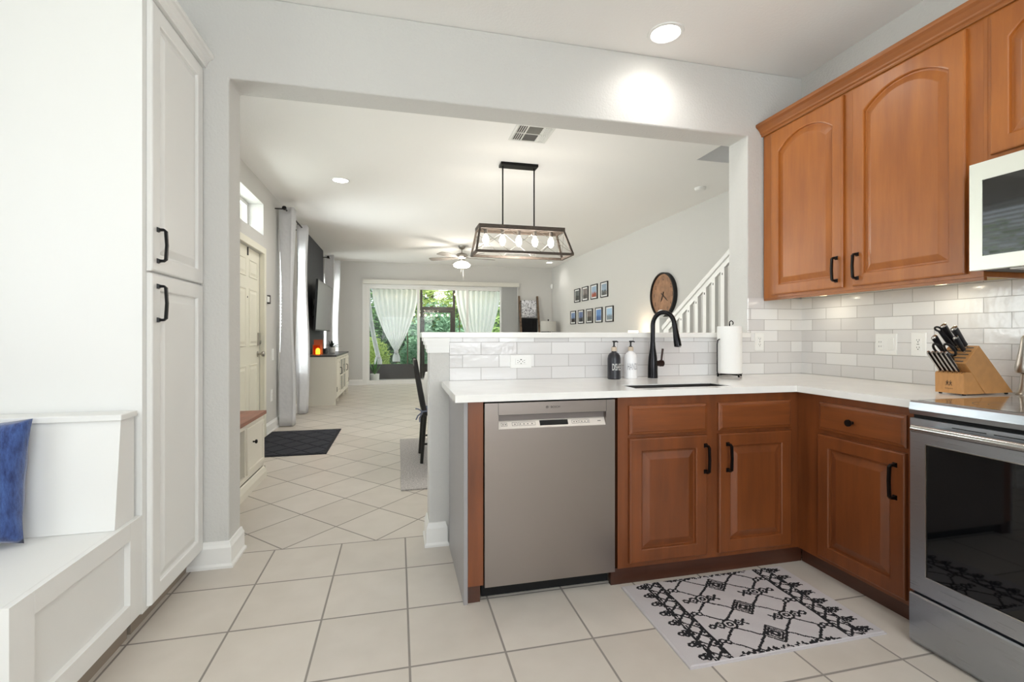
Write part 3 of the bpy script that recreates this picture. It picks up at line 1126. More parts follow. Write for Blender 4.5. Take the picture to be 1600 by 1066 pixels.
# under-cabinet glow strip fixtures (small pucks)
for y in (2.36, 1.72):
    p = thing('puck_light', 'small round lit puck light under the wall cabinet, %s' % ('nearer the corner' if y > 2 else 'nearer the microwave'), 'light', (2.47, y, UZ0 + .004), 'puck lights under the wall cabinet')
    MB().lathe([(.032, 0), (.034, -.004), (.034, -.009)], (2.47, y, UZ0 + .0115), 20).build('housing', plate_m, p, smooth=True)
    MB().lathe([(.026, 0), (.026, -.0015)], (2.47, y, UZ0 + .0022), 20).build('lens', mat('puck_lens', (255, 236, 190), .4, emis=3), p)
    lamp('puck_glow', 'AREA', (2.47, y, UZ0 - .004), .28, (1, .90, .70), (0, 0, 0), shape='DISK', size=.05)

# ------------------------------------------------------------------ microwave
mw = thing('microwave', 'stainless over-the-range microwave with a dark glass door', 'microwave', (2.4, 1.05, 1.40))
MX, MY1, MY0 = 2.20, 1.424, .667
MZ0, MZ1 = 1.405, 1.822
box('body', mat('microwave_case', (48, 42, 42), .5), (MX + .035, XR - .001, MY0, MY1, MZ0 + .002, MZ1), mw, .002)
gz0, gz1 = 1.458, 1.752
mb = MB()
gy1 = MY1 - .043
gy0 = MY0 + .19
mb.box(MX, MX + .034, gy1, MY1, MZ0, MZ1)
mb.box(MX, MX + .034, gy0, gy1, gz1, MZ1)
mb.box(MX, MX + .034, gy0, gy1, MZ0, gz0)
mb.box(MX, MX + .034, MY0 + .16, gy0, MZ0, MZ1)
md = mb.build('door', mw_m, mw)
n = 8
pts = []
for cx, cz, a0 in ((gy1 - .012, gz1 - .012, 0), (gy0 + .012, gz1 - .012, 90), (gy0 + .012, gz0 + .012, 180), (gy1 - .012, gz0 + .012, 270)):
    for i in range(n + 1):
        a = R(a0 + 90 * i / n)
        pts.append((cx + .012 * math.cos(a), cz + .012 * math.sin(a)))
MB().prism(pts, 'x', MX + .001, MX + .033).build('window', mat('microwave_glass', (22, 23, 24), .03, spec=1.0, coat=1), md)
box('control_panel', screen_m, (MX + .002, MX + .034, MY0, MY0 + .159, MZ0, MZ1), mw)
MB().tube([(MX - .03, MY0 + .175, MZ0 + .03), (MX - .03, MY0 + .175, MZ1 - .03)], .009, 12).build('handle', steel_m, md, smooth=True)
for y in (MY1 - .30, MY1 - .62):
    box('grease_filter', nickel_m, (MX + .05, MX + .20, y, y + .20, MZ0 - .004, MZ0 + .0015), mw)

# ------------------------------------------------------------------ faucet
fc = thing('faucet', 'tall dark pull-down kitchen faucet with side lever behind the sink', 'faucet', (1.46, 2.56, ZT))
fx, fy = 1.462, 2.555
mb = MB()
mb.lathe([(.029, 0), (.029, .006), (.0285, .06), (.025, .12), (.0165, .175), (.0145, .205), (.0145, .21)], (fx, fy, ZT), 28)
mb.build('body', faucet_m, fc, smooth=True)
pth = []
dirx, diry = .72, -.69
for i in range(6):
    pth.append((fx, fy, ZT + .208 + i * .02))
rr_ = .062
for i in range(1, 17):
    a = PI * i / 16 * .96
    s_ = rr_ * (1 - math.cos(a))
    pth.append((fx + dirx * s_, fy + diry * s_, ZT + .308 + rr_ * 1.25 * math.sin(a)))
mb = MB().tube(pth, .0132, 16)
mb.build('spout', faucet_m, fc, smooth=True)
e = Vector(pth[-1])
hd = [e + Vector((dirx * .004 * k, diry * .004 * k, -.026 * k)) for k in range(0, 6)]
mb = MB().tube(hd, [.0145, .0150, .0165, .0185, .0205, .021], 18)
mb.tube([hd[-1], hd[-1] + Vector((0, 0, -.004))], [.018, .017], 18)
mb.build('spray_head', faucet_m, fc, smooth=True)
mb = MB()
mb.lathe([(.0165, .015), (.0165, .045), (.019, .046), (.019, .066), (.014, .071), (0, .072)], (fx, fy, ZT + .085), 20, 'x')
mb.tube([(fx + .056, fy, ZT + .095), (fx + .060, fy, ZT + .13), (fx + .066, fy, ZT + .172)], [.0055, .006, .0065], 10, flat=(1.1, .7))
mb.build('lever', mat('dark_bronze', (52, 38, 34), .3, metal=.7), fc, smooth=True)

# ------------------------------------------------------------------ soap bottles
def soap(name, label, x, y, m, txtm, lines, ang):
    b = thing(name, label, 'soap bottle', (x, y, ZT))
    mb = MB().lathe([(.0, 0), (.034, 0), (.0375, .004), (.0375, .118), (.034, .135), (.025, .148), (.0145, .154), (.0135, .165)], (x, y, ZT), 28)
    mb.build('bottle', m, b, smooth=True)
    MB().lathe([(.0155, .160), (.0155, .182), (.012, .184)], (x, y, ZT), 20).build('collar', amberw_m, b, smooth=True)
    mb = MB().lathe([(.0095, .184), (.0095, .187), (.0045, .190), (.0045, .208), (.009, .214), (.0095, .219), (0, .220)], (x, y, ZT), 14)
    mb.tube([(x, y, ZT + .214), (x + .012, y - .006, ZT + .216), (x + .021, y - .010, ZT + .212)], [.005, .0042, .0035], 8)
    mb.build('pump', matte_m, b, smooth=True)
    for i, tx in enumerate(lines):
        zc = ZT + .052

        def fn(u, v, zc=zc):
            a = ang + u / .0382
            return (x + .0382 * math.sin(a), y - .0382 * math.cos(a), zc + v * 1.0)
        text_mb(tx, .054, fn, squeeze=.36).build('lettering', txtm, b)
    return b


soap('soap_bottle', 'black soap bottle with white lettering and a pump, left of the faucet', 1.21, 2.545, soapb_m, chalk_m, ['DISHES'], R(4))
soap('soap_bottle', 'white soap bottle with grey lettering and a black pump, beside the faucet', 1.325, 2.565, soapw_m, mat('lettering_grey', (150, 150, 156), .6), ['HANDS'], R(-6))

# ------------------------------------------------------------------ paper towel holder
ph = thing('paper_towel_holder', 'black wire paper towel holder standing on the worktop in the corner', 'paper towel holder', (1.99, 2.55, ZT))
tx, ty = 1.965, 2.53
mb = MB()
mb.tube([(tx, ty, ZT + .018), (tx, ty, ZT + .322)], .004, 8)
lp = [(tx, ty, ZT + .322)] + [(tx + .012 - .013 * math.cos(PI * i / 8 * 1.25), ty, ZT + .326 + .013 * math.sin(PI * i / 8 * 1.25)) for i in range(9)]
mb.tube(lp, .003, 8)
mb.build('post', black_m, ph, smooth=True)
mb = MB()
for dx, dy in ((.085, 0), (-.085, 0), (0, .085), (0, -.085)):
    mb.tube([(tx, ty, ZT + .014), (tx + dx * .95, ty + dy * .95, ZT + .014), (tx + dx * 1.05, ty + dy * 1.05, ZT + .018)], .0035, 8)
    mb.sphere((tx + dx * .95, ty + dy * .95, ZT + .007), .0065, 10, 6)
mb.build('foot', black_m, ph, smooth=True)
mb = MB()
ax = tx - .078
mb.tube([(tx - .075, ty, ZT + .016), (ax - .006, ty, ZT + .02), (ax - .008, ty, ZT + .035), (ax - .008, ty, ZT + .20), (ax - .004, ty, ZT + .222), (ax + .010, ty, ZT + .228)], .0035, 8)
mb.build('tension_arm', black_m, ph, smooth=True)
pr_ = thing('paper_towel_roll', 'white roll of paper towels on the black wire holder', 'paper towel roll', (tx, ty, ZT + .02))
mb = MB().lathe([(.021, .0), (.068, .0), (.070, .002), (.070, .283), (.068, .285), (.021, .285)], (tx, ty, ZT + .021), 40, cap=False)
mb.lathe([(.020, .285), (.020, 0)], (tx, ty, ZT + .021), 24, cap=False)
mb.build('roll', paper_m, pr_, smooth=True)

# ------------------------------------------------------------------ outlets and switches
def outlet(name, label, cat, place, a0, a1, z0, z1, kind):
    o = thing(name, label, cat, place((a0 + a1) / 2, (z0 + z1) / 2, 0))
    P = lambda b, d0, d1: MB().rings([[place(b[0], b[2], d0), place(b[1], b[2], d0), place(b[1], b[3], d0), place(b[0], b[3], d0)],
                                      [place(b[0], b[2], d1 * .6), place(b[1], b[2], d1 * .6), place(b[1], b[3], d1 * .6), place(b[0], b[3], d1 * .6)],
                                      [place(b[0] + .002, b[2] + .002, d1), place(b[1] - .002, b[2] + .002, d1), place(b[1] - .002, b[3] - .002, d1), place(b[0] + .002, b[3] - .002, d1)]])
    P((a0, a1, z0, z1), 0, .006).build('plate', plate_m, o)
    ac, zc = (a0 + a1) / 2, (z0 + z1) / 2
    sl = MB()

    def slot(a, z, w_, h_):
        p = lambda d: [place(a - w_, z - h_, d), place(a + w_, z - h_, d), place(a + w_, z + h_, d), place(a - w_, z + h_, d)]
        sl.rings([p(.0079), p(.0084)])
    if kind == 'hor':
        P((ac - .034, ac + .034, zc - .017, zc + .017), .005, .008).build('receptacle', plate_m, o)
        for s_ in (-1, 1):
            slot(ac + s_ * .019, zc + .006, .0032, .0012)
            slot(ac + s_ * .019, zc - .006, .0032, .0012)
            slot(ac + s_ * .009 , zc, .0022, .0022)
        slot(ac, zc + .011, .0045, .0025)
        slot(ac, zc - .011, .0035, .002)
    elif kind == 'ver':
        P((ac - .017, ac + .017, zc - .034, zc + .034), .005, .008).build('receptacle', plate_m, o)
        for s_ in (-1, 1):
            slot(ac - .006, zc + s_ * .019 + .003, .0012, .004)
            slot(ac + .006, zc + s_ * .019 + .003, .0012, .0035)
            slot(ac, zc + s_ * .019 - .007, .0024, .0024)
        slot(ac, zc, .006, .0015)
    elif kind == 'combo':
        P((ac - .046, ac - .014, zc - .034, zc + .034), .005, .008).build('receptacle', plate_m, o)
        P((ac + .012, ac + .046, zc - .034, zc + .034), .005, .009).build('rocker_switch', trim_m, o)
        for s_ in (-1, 1):
            slot(ac - .036, zc + s_ * .012, .0012, .004)
            slot(ac - .024, zc + s_ * .012, .0012, .0035)
    elif kind == 'rocker':
        P((ac - .016, ac + .016, zc - .033, zc + .033), .005, .009).build('rocker_switch', trim_m, o)
    if sl.v:
        sl.build('slot', slot_m, o)
    return o


outlet('outlet', 'horizontal white double outlet in the tiles above the dishwasher', 'outlet', PY(YB - .0101), .618, .742, .965, 1.039, 'hor')
outlet('outlet', 'upright outlet in the tiles between paper towels and the corner', 'outlet', PY(YB - .0101), 2.235, 2.303, 1.052, 1.167, 'ver')
outlet('switch_plate', 'double plate with outlet and rocker switch on the right tiles', 'switch', lambda a, z, d: (XR - .0101 - d, 2.073 * 2 - a, z), 2.014, 2.132, 1.045, 1.16, 'combo')
outlet('outlet', 'upright outlet on the right tiles just left of the knife block', 'outlet', PXn(XR - .0101), 1.868, 1.941, 1.045, 1.165, 'ver')
outlet('switch_plate', 'white switch plate on the wall between front door and curtains', 'switch', PXp(XL), 6.27, 6.37, 1.0 - .15, 1.0 - .01, 'rocker')
outlet('outlet', 'low white outlet on the wall between front door and curtains', 'outlet', PXp(XL), 6.22, 6.31, .36, .50, 'ver')

# ------------------------------------------------------------------ knife block
kb = thing('knife_block', 'slanted beech knife block with logo on the worktop beside the range', 'knife block', (2.42, 1.55, ZT))
ky0, ky1 = 1.490, 1.602
mb = MB()
zb = ZT + .006
mb.prism([(2.279, 1.034), (2.357, 1.108), (2.552, zb + .001), (2.400, zb), (2.392, zb + .002)], 'y', ky0, ky1)
mb.build('slanted_block', walnut_block_m, kb, .002)
mb = MB()
mb.prism([(2.2745, zb), (2.2735, .990), (2.283, .996), (2.316, .996), (2.390, zb)], 'y', ky0 + .0012, ky1 - .0012)
mb.build('front_block', walnut_block_m, kb, .0015)
for x, y in ((2.29, ky0 + .012), (2.29, ky1 - .012), (2.53, ky0 + .012), (2.53, ky1 - .012)):
    MB().lathe([(.006, 0), (.006, .0062)], (x, y, ZT), 12).build('foot', rubber2_m, kb)
# slots on the faces
dx_, dz_ = -.655, .756
mb = MB()
slotpts = []
for i in range(5):
    f = .10 + i * .19
    cx = 2.279 + (2.357 - 2.279) * f
    cz = 1.034 + (1.108 - 1.034) * f
    slotpts.append((cx, cz))
    n_ = .0012
    mb.add([(cx - .002 + dx_ * .0, ky0 + .012, cz - .002 + .0008), (cx + .002, ky0 + .012, cz + .002 + .0008), (cx + .002, ky1 - .012, cz + .0028), (cx - .002, ky1 - .012, cz - .0012)], [(0, 1, 2, 3)])
mb.build('slot', slot_m, kb, recalc=False)
mb = MB()
for k in range(6):
    y = ky1 - .014 - k * .0172
    mb.add([(2.277, y - .0015, .9925), (2.283, y - .0015, .9972), (2.304, y - .0055, .9972), (2.304, y - .0025, .9972), (2.283, y + .0015, .9972), (2.277, y + .0015, .9925)], [(0, 1, 2, 3, 4, 5)])
mb.build('steak_slot', dark_m, kb, recalc=False)
PB = lambda u, v: (2.2728, 1.546 - u, .948 + v)
mb = MB()
# two striding figures
for s_ in (-.0062, .0062):
    for path in ([(s_ - .005, -.010), (s_, .002), (s_ + .005, -.010)], [(s_ - .0055, .006), (s_, .001), (s_ + .0055, .006)], [(s_, -.001), (s_, .0085)]):
        for p, q in zip(path, path[1:]):
            d = Vector((q[0] - p[0], q[1] - p[1])).normalized() * .0009
            nx, ny = -d.y, d.x
            mb.add([PB(p[0] + nx, p[1] + ny), PB(q[0] + nx, q[1] + ny), PB(q[0] - nx, q[1] - ny), PB(p[0] - nx, p[1] - ny)], [(0, 1, 2, 3)])
    c = [PB(s_ + .0017 * math.cos(2 * PI * i / 10), .0108 + .0017 * math.sin(2 * PI * i / 10)) for i in range(10)]
    mb.add(c, [tuple(range(10))])
mb.build('logo', ink_m, kb, recalc=False)
text_mb('ZWILLING', .0068, lambda u, v: (2.2728, 1.546 - u, .924 + v)).build('brand_lettering', ink_m, kb, recalc=False)


def knife(x, z, y, ln, r, lab, endcap=True, name='kitchen_knife', cat='knife', tilt=0.0, group='knives in the beech block'):
    k = thing(name, lab, cat, (x, y, z), group)
    P = lambda s_, o_=0: (x + dx_ * s_ + dz_ * o_, y + tilt * s_, z + dz_ * s_ - dx_ * o_)
    mb = MB()
    mb.tube([P(.001), P(.012)], r * .6, 10, flat=(.55, .9))
    mb.build('bolster', steel_m, k, smooth=True)
    mb = MB()
    mb.tube([P(.012), P(.03), P(ln * .5), P(ln * .8), P(ln)], [r * .9, r * .85, r * .95, r * 1.05, r * 1.1], 12, flat=(.62, 1.0))
    mb.build('handle', handle_m, k, smooth=True)
    if endcap:
        mb = MB()
        mb.tube([P(ln), P(ln + .004), P(ln + .006)], [r * 1.1, r * 1.08, r * .8], 12, flat=(.62, 1.0))
        mb.build('end_cap', steel_m, k, smooth=True)
    return k


def slot_at(f):
    return 2.279 + .078 * f, 1.034 + .074 * f


for f, y, ln, r, lab in ((.90, 1.566, .118, .0145, 'black handled knife in the rear row of the block, further from the range'),
                         (.88, 1.530, .105, .0150, 'black handled knife in the rear row of the block, nearer the range'),
                         (.62, 1.522, .080, .0120, 'short black handled knife in the middle row of the block'),
                         (.45, 1.586, .098, .0140, 'black handled knife with steel end cap in the left middle of the block')):
    X_, Z_ = slot_at(f)
    knife(X_, Z_, y, ln, r, lab)
# honing steel with ring
X_, Z_ = slot_at(.68)
hs = thing('honing_steel', 'black honing steel handle ending in a ring, standing in the block', 'honing steel', (X_, 1.560, Z_))
P = lambda s_: (X_ + dx_ * s_, 1.560 + .10 * s_, Z_ + dz_ * s_)
MB().tube([P(.001), P(.02), P(.06), P(.11)], [.008, .0095, .010, .0075], 12).build('handle', handle_m, hs, smooth=True)
c = Vector(P(.123))
rp = [(c.x + dx_ * .012 * math.cos(2 * PI * i / 16), c.y + .012 * math.sin(2 * PI * i / 16), c.z + dz_ * .012 * math.cos(2 * PI * i / 16)) for i in range(17)]
MB().tube(rp, .0042, 8).build('ring', handle_m, hs, smooth=True)
# scissors
X_, Z_ = slot_at(.14)
ss = thing('kitchen_scissors', 'black kitchen scissors with two finger loops in the front slot of the block', 'scissors', (X_, 1.545, Z_))
for s_, nm in ((1, 'finger_loop'), (-1, 'finger_loop')):
    cy = 1.548 + s_ * .021
    c = Vector((X_ + dx_ * .060, cy, Z_ + dz_ * .060))
    lp = [(c.x + dx_ * .032 * math.cos(2 * PI * i / 20), c.y + .017 * math.sin(2 * PI * i / 20), c.z + dz_ * .032 * math.cos(2 * PI * i / 20)) for i in range(21)]
    MB().tube(lp, .0048, 8).build(nm, handle_m, ss, smooth=True)
MB().tube([(X_, 1.546, Z_ + .001), (X_ + dx_ * .03, 1.546, Z_ + dz_ * .03)], [.009, .012], 10).build('pivot', handle_m, ss, smooth=True)
for k in range(5):
    y = ky1 - .014 - k * .0172
    sk_ = thing('steak_knife', 'slim steel and black steak knife in the front row of slots, %s from the left' % ['first', 'second', 'third', 'fourth', 'fifth'][k], 'knife', (2.285, y, .998), 'steak knives in the front row')
    P = lambda s_, o_=0, y=y: (2.288 + dx_ * s_ + dz_ * o_, y, .998 + dz_ * s_ - dx_ * o_)
    MB().tube([P(.001, -.0), P(.105, 0)], [.0058, .0068], 8, flat=(.5, .95)).build('handle', handle_m, sk_, smooth=True)
    mb = MB()
    mb.tube([P(.001, -.0062), P(.105, -.0072)], .0017, 6, flat=(1.9, 1))
    mb.tube([P(.001, .0062), P(.105, .0072)], .0017, 6, flat=(1.9, 1))
    mb.build('tang', steel_m, sk_, smooth=True)
    MB().tube([P(.105), P(.110)], [.0075, .006], 8, flat=(.6, 1)).build('end_cap', steel_m, sk_, smooth=True)

ml = thing('metal_mill', 'silver bell shaped metal mill on the worktop behind the range corner', 'mill', (2.572, 1.452, ZT))
MB().lathe([(.033, 0), (.033, .004), (.026, .012), (.021, .04), (.017, .075), (.016, .088)], (2.563, 1.455, ZT), 28).build('pedestal', nickel_m, ml, smooth=True)
MB().lathe([(.016, .0885), (.030, .094), (.033, .102), (.0335, .116), (.031, .13), (.024, .17), (.018, .21), (.014, .24), (.009, .25), (0, .252)], (2.563, 1.455, ZT), 28).build('bell', nickel_m, ml, smooth=True)

# ------------------------------------------------------------------ kitchen mat with woven pattern
def kitchen_rug():
    W, D = .852, .545
    cs = .0036
    nu, nv = int(W / cs), int(D / cs)
    g = [[0] * nv for _ in range(nu)]

    def dot(x, y, r=.0034):
        i0, i1 = int((x - r) / cs), int((x + r) / cs) + 1
        j0, j1 = int((y - r) / cs), int((y + r) / cs) + 1
        for i in range(i0, i1):
            for j in range(j0, j1):
                if 2 <= i < nu - 2 and 2 <= j < nv - 2:
                    if abs((i + .5) * cs - x) <= r and abs((j + .5) * cs - y) <= r:
                        g[i][j] = 1

    def line(p, q, r=.0034, dash=False):
        n = int(math.hypot(q[0] - p[0], q[1] - p[1]) / .002) + 1
        for k in range(n + 1):
            if dash and (k // 4) % 3 == 2:
                continue
            t_ = k / n
            jx = .0014 * math.sin(k * 1.9)
            dot(p[0] + (q[0] - p[0]) * t_ + jx, p[1] + (q[1] - p[1]) * t_ - jx, r)

    def poly(ps, r=.0034, close=True):
        for a, b in zip(ps, ps[1:] + (ps[:1] if close else [])):
            line(a, b, r)

    def dia(x, y, a, b=None, r=.0034):
        b = b or a
        poly([(x - a, y), (x, y + b), (x + a, y), (x, y - b)], r)

    def circ(x, y, a, r=.003):
        n = 26
        poly([(x + a * math.cos(2 * PI * i / n), y + a * math.sin(2 * PI * i / n)) for i in range(n)], r)

    def medal(x, y, s):
        circ(x, y, .026)
        circ(x, y, .010)
        dia(x + s * .043, y, .020)
        dot(x + s * .043, y, .0055)
        dia(x - s * .040, y, .018)
        dot(x - s * .040, y, .0055)
        # hooked tip
        line((x + s * .062, y), (x + s * .078, y + .012))
        line((x + s * .062, y), (x + s * .078, y - .012))
        line((x + s * .078, y + .012), (x + s * .090, y + .004))
        line((x + s * .078, y - .012), (x + s * .090, y - .004))
        line((x - s * .058, y), (x - s * .070, y + .014))
        line((x - s * .058, y), (x - s * .070, y - .014))
        dot(x - s * .072, y + .016, .005)
        dot(x - s * .072, y - .016, .005)

    def hooks(x, y, s):
        for k in range(3):
            circ(x + s * (.012 + k * .020), y + (.004 if k % 2 else -.004), .010, .0027)
    # chain of squares on the centre line
    pit = D * .333
    cx = W * .5
    for k in (-1, 0, 1, 2, 3):
        y = D * .5 + (k - 1) * pit
        for a in (.052, .036, .019):
            if a == .019:
                for rr in (.019, .0135):
                    dia(cx, y, rr)
            else:
                dia(cx, y, a)
        for s in (-1, 1):
            ym = y + pit * .5
            xm = cx + s * W * .155
            medal(xm, ym, s)
            # lattice lines
            line((cx + s * .05, y + .002), (xm - s * .004, ym - .026))
            line((cx + s * .05, y + pit - .002), (xm - s * .004, ym + .026))
            xe = cx + s * W * .235
            line((xm + s * .010, ym - .026), (xe, y + .012))
            line((xm + s * .010, ym + .026), (xe, y + pit - .012))
            hooks(xe - s * .004, y, s)
    # side bands
    for s, xb in ((-1, W * .165), (1, W * .845)):
        h = .034
        for e_ in (-1, 1):
            line((xb + e_ * h, .01), (xb + e_ * h, D - .01), .003)
            line((xb + e_ * (h - .011), .01), (xb + e_ * (h - .011), D - .01), .003, dash=True)
        p = D / 9
        for k in range(10):
            y = k * p
            line((xb - h, y), (xb + h, y + p), .0034)
            line((xb + h, y), (xb - h, y + p), .0034)
            dot(xb, y + p * .5, .005)
        for k in range(8):
            y = D * .065 + k * D * .124
            x0 = xb + s * (h + .004)
            circ(x0 + s * .030, y, .010)
            circ(x0 + s * .012, y + .010, .007)
            circ(x0 + s * .012, y - .010, .007)
            dot(x0, y, .006)
            if s > 0:
                line((x0 + .03, y), (x0 + .05, y + .008))
                line((x0 + .03, y), (x0 + .05, y - .008))
    # ragged ends
    for yy in (D * .030, D * .970):
        for k in range(40):
            x = W * .25 + k * W * .5 / 40
            if k % 3:
                line((x, yy), (x + .009, yy + (.006 if k % 2 else -.006)))
    x0, y0, z = .976, 1.457, .011
    mb = MB()
    for i in range(nu + 1):
        for j in range(nv + 1):
            e = min(i, nu - i, j, nv - j)
            zz = z if e > 1 else z - .004
            mb.v.append((x0 + i * W / nu + (j / nv) * .012, y0 + j * D / nv, zz + .0012 * math.sin(i * .21) * math.sin(j * .17)))
    for i in range(nu):
        for j in range(nv):
            a = i * (nv + 1) + j
            mb.f.append((a, a + nv + 1, a + nv + 2, a + 1))
            mb.mi.append(g[i][j])
    # underside and skirt
    k = len(mb.v)
    sk = .012
    mb.v += [(x0, y0, .0005), (x0 + W, y0, .0005), (x0 + W + sk, y0 + D, .0005), (x0 + sk, y0 + D, .0005), (x0, y0, z - .004), (x0 + W, y0, z - .004), (x0 + W + sk, y0 + D, z - .004), (x0 + sk, y0 + D, z - .004)]
    for f in ((0, 1, 5, 4), (1, 2, 6, 5), (2, 3, 7, 6), (3, 0, 4, 7), (0, 3, 2, 1)):
        mb.f.append(tuple(k + q for q in f))
        mb.mi.append(0)
    o = mb.build('kitchen_rug', [rugw_m, rugk_m], recalc=False)
    tag(o, 'pale kitchen mat with black tribal diamond pattern on the tiles before the sink', 'rug')


kitchen_rug()

# ------------------------------------------------------------------ pantry and banquette
pt = thing('pantry_cabinet', 'tall white pantry cabinet with two stacked raised panel doors and black pulls', 'cabinet', (-1.3, 2.38, 0))
PX = -.95
mb = MB()
mb.box(-1.75, PX, 2.131, 2.6495, .085, 2.475)
mb.build('body', white_m, pt)
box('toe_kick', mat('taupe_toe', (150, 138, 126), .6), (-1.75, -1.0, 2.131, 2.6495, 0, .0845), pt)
box('side_panel', white_m, (-1.75, PX - .0002, 2.106, 2.1305, .085, 2.475), pt)
for z0, z1, h0, h1 in ((1.403, 2.462, 1.443, 1.575), (.098, 1.394, 1.208, 1.350)):
    d = door_front('door', white_m, PXp(PX + .001), 2.137, 2.640, z0, z1, .019, pt, rail=.062, raise_=.004)
    bar_handle(PXp(PX + .020), 2.180, h0, h1, d)
mb = MB()
prf = [(0, 2.468), (.030, 2.470), (.030, 2.480), (.036, 2.486), (.040, 2.500), (.052, 2.512), (.062, 2.516), (.065, 2.524), (.065, 2.532), (0, 2.532)]
rs = [[(-1.75, 2.131 - a, z), (PX + a, 2.131 - a, z), (PX + a, 2.6485, z), (-1.75, 2.6485, z)] for a, z in prf[1:-1]]
mb.rings(rs)
mb.build('crown', white_m, pt)

bq = thing('banquette_bench', 'white built-in bench with a recessed end panel and a sloping backrest', 'bench', (-1.5, 1.8, 0))
BY0 = 1.462
BZ = .464
mb = MB()
mb.box(-2.15, PX - .02, BY0, 2.105, .095, BZ)
mb.build('box', white_m, bq)
mb = MB()
f0, f1 = PX - .0199, PX
mb.box(f0, f1, BY0, BY0 + .088, .095, BZ)
mb.box(f0, f1, 2.022, 2.105, .095, BZ)
mb.box(f0, f1, BY0 + .088, 2.022, .400, BZ)
mb.box(f0, f1, BY0 + .088, 2.022, .095, .165)
mb.build('panel_frame', white_m, bq, .0008)
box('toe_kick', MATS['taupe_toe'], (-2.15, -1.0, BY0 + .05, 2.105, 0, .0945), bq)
mb = MB()
mb.prism([(1.955, BZ + .001), (1.994, .846), (2.082, .846), (2.082, BZ + .001)], 'x', -2.15, -.966)
mb.build('backrest', white_m, bq)
box('top_cap', white_m, (-2.15, -.958, 1.980, 2.090, .8462, .868), bq, .003)


def cushion(name, label, W, H, T, place, m, group=None, loc=(0, 0, 0)):
    o = thing(name, label, 'cushion', loc, group)
    mb = MB()
    N_ = 26
    for side in (1, -1):
        def fn(u, v, side=side):
            a, b = 2 * u - 1, 2 * v - 1
            pin = 1 - .07 * (1 - abs(a) ** 2) * abs(b) ** 3
            pin2 = 1 - .07 * (1 - abs(b) ** 2) * abs(a) ** 3
            t_ = max(0, (1 - a ** 4) * (1 - b ** 4)) ** .5
            wob = noise.noise(Vector((a * 2.3, b * 2.3, side * 3))) * .012
            return place(a * W / 2 * pin2, b * H / 2 * pin, side * (T / 2 * t_ + (wob if t_ > .1 else 0)) )
        mb.grid(fn, N_, N_)
    q = mb.build('cover', m, o, smooth=True, angle=180)
    bm = bmesh.new()
    bm.from_mesh(q.data)
    bmesh.ops.remove_doubles(bm, verts=bm.verts, dist=.0015)
    bmesh.ops.recalc_face_normals(bm, faces=bm.faces)
    bm.to_mesh(q.data)
    bm.free()
    return o


def pil(a, b, d):
    # leaning against the sloping back
    ca, sa = math.cos(R(8)), math.sin(R(8))
    ro = R(1.5)
    a2, b2 = a * math.cos(ro) - b * math.sin(ro), a * math.sin(ro) + b * math.cos(ro)
    return (-1.405 + a2, 1.905 + b2 * sa + d * ca, .668 + b2 * ca - d * sa)


cu = cushion('throw_pillow', 'royal blue crushed velvet pillow leaning on the bench backrest', .44, .40, .12, pil, velvet_m, loc=(-1.42, 1.9, BZ))
p = [pil(.02 + i * .02, -.14 + j * .018, -.0615) for i, j in ((0, 0), (1, 0), (1.3, .5), (1, 1), (0, 1))]
MB().rings([p, [(x, y - .001, z) for x, y, z in p]]).build('tag', tuft_m, cu)

# ------------------------------------------------------------------ recessed lights
def can_light(x, y, r, label, power, spot=True):
    o = thing('recessed_light', label, 'ceiling light', (x, y, CEIL), 'recessed ceiling lights')
    mb = MB()
    mb.lathe([(r + .018, 0), (r + .016, -.006), (r, -.007), (r - .004, -.002), (r - .004, 0)], (x, y, CEIL), 36, cap=False)
    mb.build('trim_ring', trim_m, o, smooth=True)
    MB().lathe([(r - .004, -.0015), (r - .004, -.0035)], (x, y, CEIL), 32).build('lens', canlight_m, o)
    lamp('recessed_glow', 'SPOT', (x, y, CEIL - .02), power, (1, .965, .92), (0, 0, 0), spot_size=R(160), spot_blend=1.0, shadow_soft_size=.08)
    return o


can_light(1.472, 2.432, .082, 'bright recessed light in the kitchen ceiling near the header beam', 20)
can_light(-.615, 5.56, .082, 'recessed light in the ceiling beyond the opening, towards the curtains', 44)
can_light(3.45, 10.7, .07, 'small distant recessed light above the corner with the ladder', 14)
for x, y in ((1.47, .75), (-.3, .75), (-.3, -1.0), (1.47, -1.0)):  # unseen ceiling lights added to light the kitchen
    can_light(x, y, .082, 'added recessed kitchen light, unseen behind the viewer', 16)

# ------------------------------------------------------------------ ceiling vent and detectors
vt = thing('ceiling_vent', 'white louvred air vent in the ceiling just beyond the header beam', 'vent', (1.10, 3.92, CEIL))
mb = MB()
vx, vy, vs = 1.10, 3.90, .165
mb.box(vx - vs, vx + vs, vy - vs, vy - vs + .022, CEIL - .008, CEIL - .0002)
mb.box(vx - vs, vx + vs, vy + vs - .022, vy + vs, CEIL - .008, CEIL - .0002)
mb.box(vx - vs, vx - vs + .022, vy - vs + .022, vy + vs - .022, CEIL - .008, CEIL - .0002)
mb.box(vx + vs - .022, vx + vs, vy - vs + .022, vy + vs - .022, CEIL - .008, CEIL - .0002)
mb.box(vx - .065, vx - .055, vy - vs + .022, vy + vs - .022, CEIL - .008, CEIL - .0002)
mb.box(vx + .065, vx + .075, vy - vs + .022, vy + vs - .022, CEIL - .008, CEIL - .0002)
mb.box(vx - vs + .022, vx + vs - .022, vy - .005, vy + .005, CEIL - .009, CEIL - .0004)
mb.build('frame', grille_m, vt)
box('throat', slot_m, (vx - vs + .01, vx + vs - .01, vy - vs + .01, vy + vs - .01, CEIL - .0019, CEIL - .0009), vt)
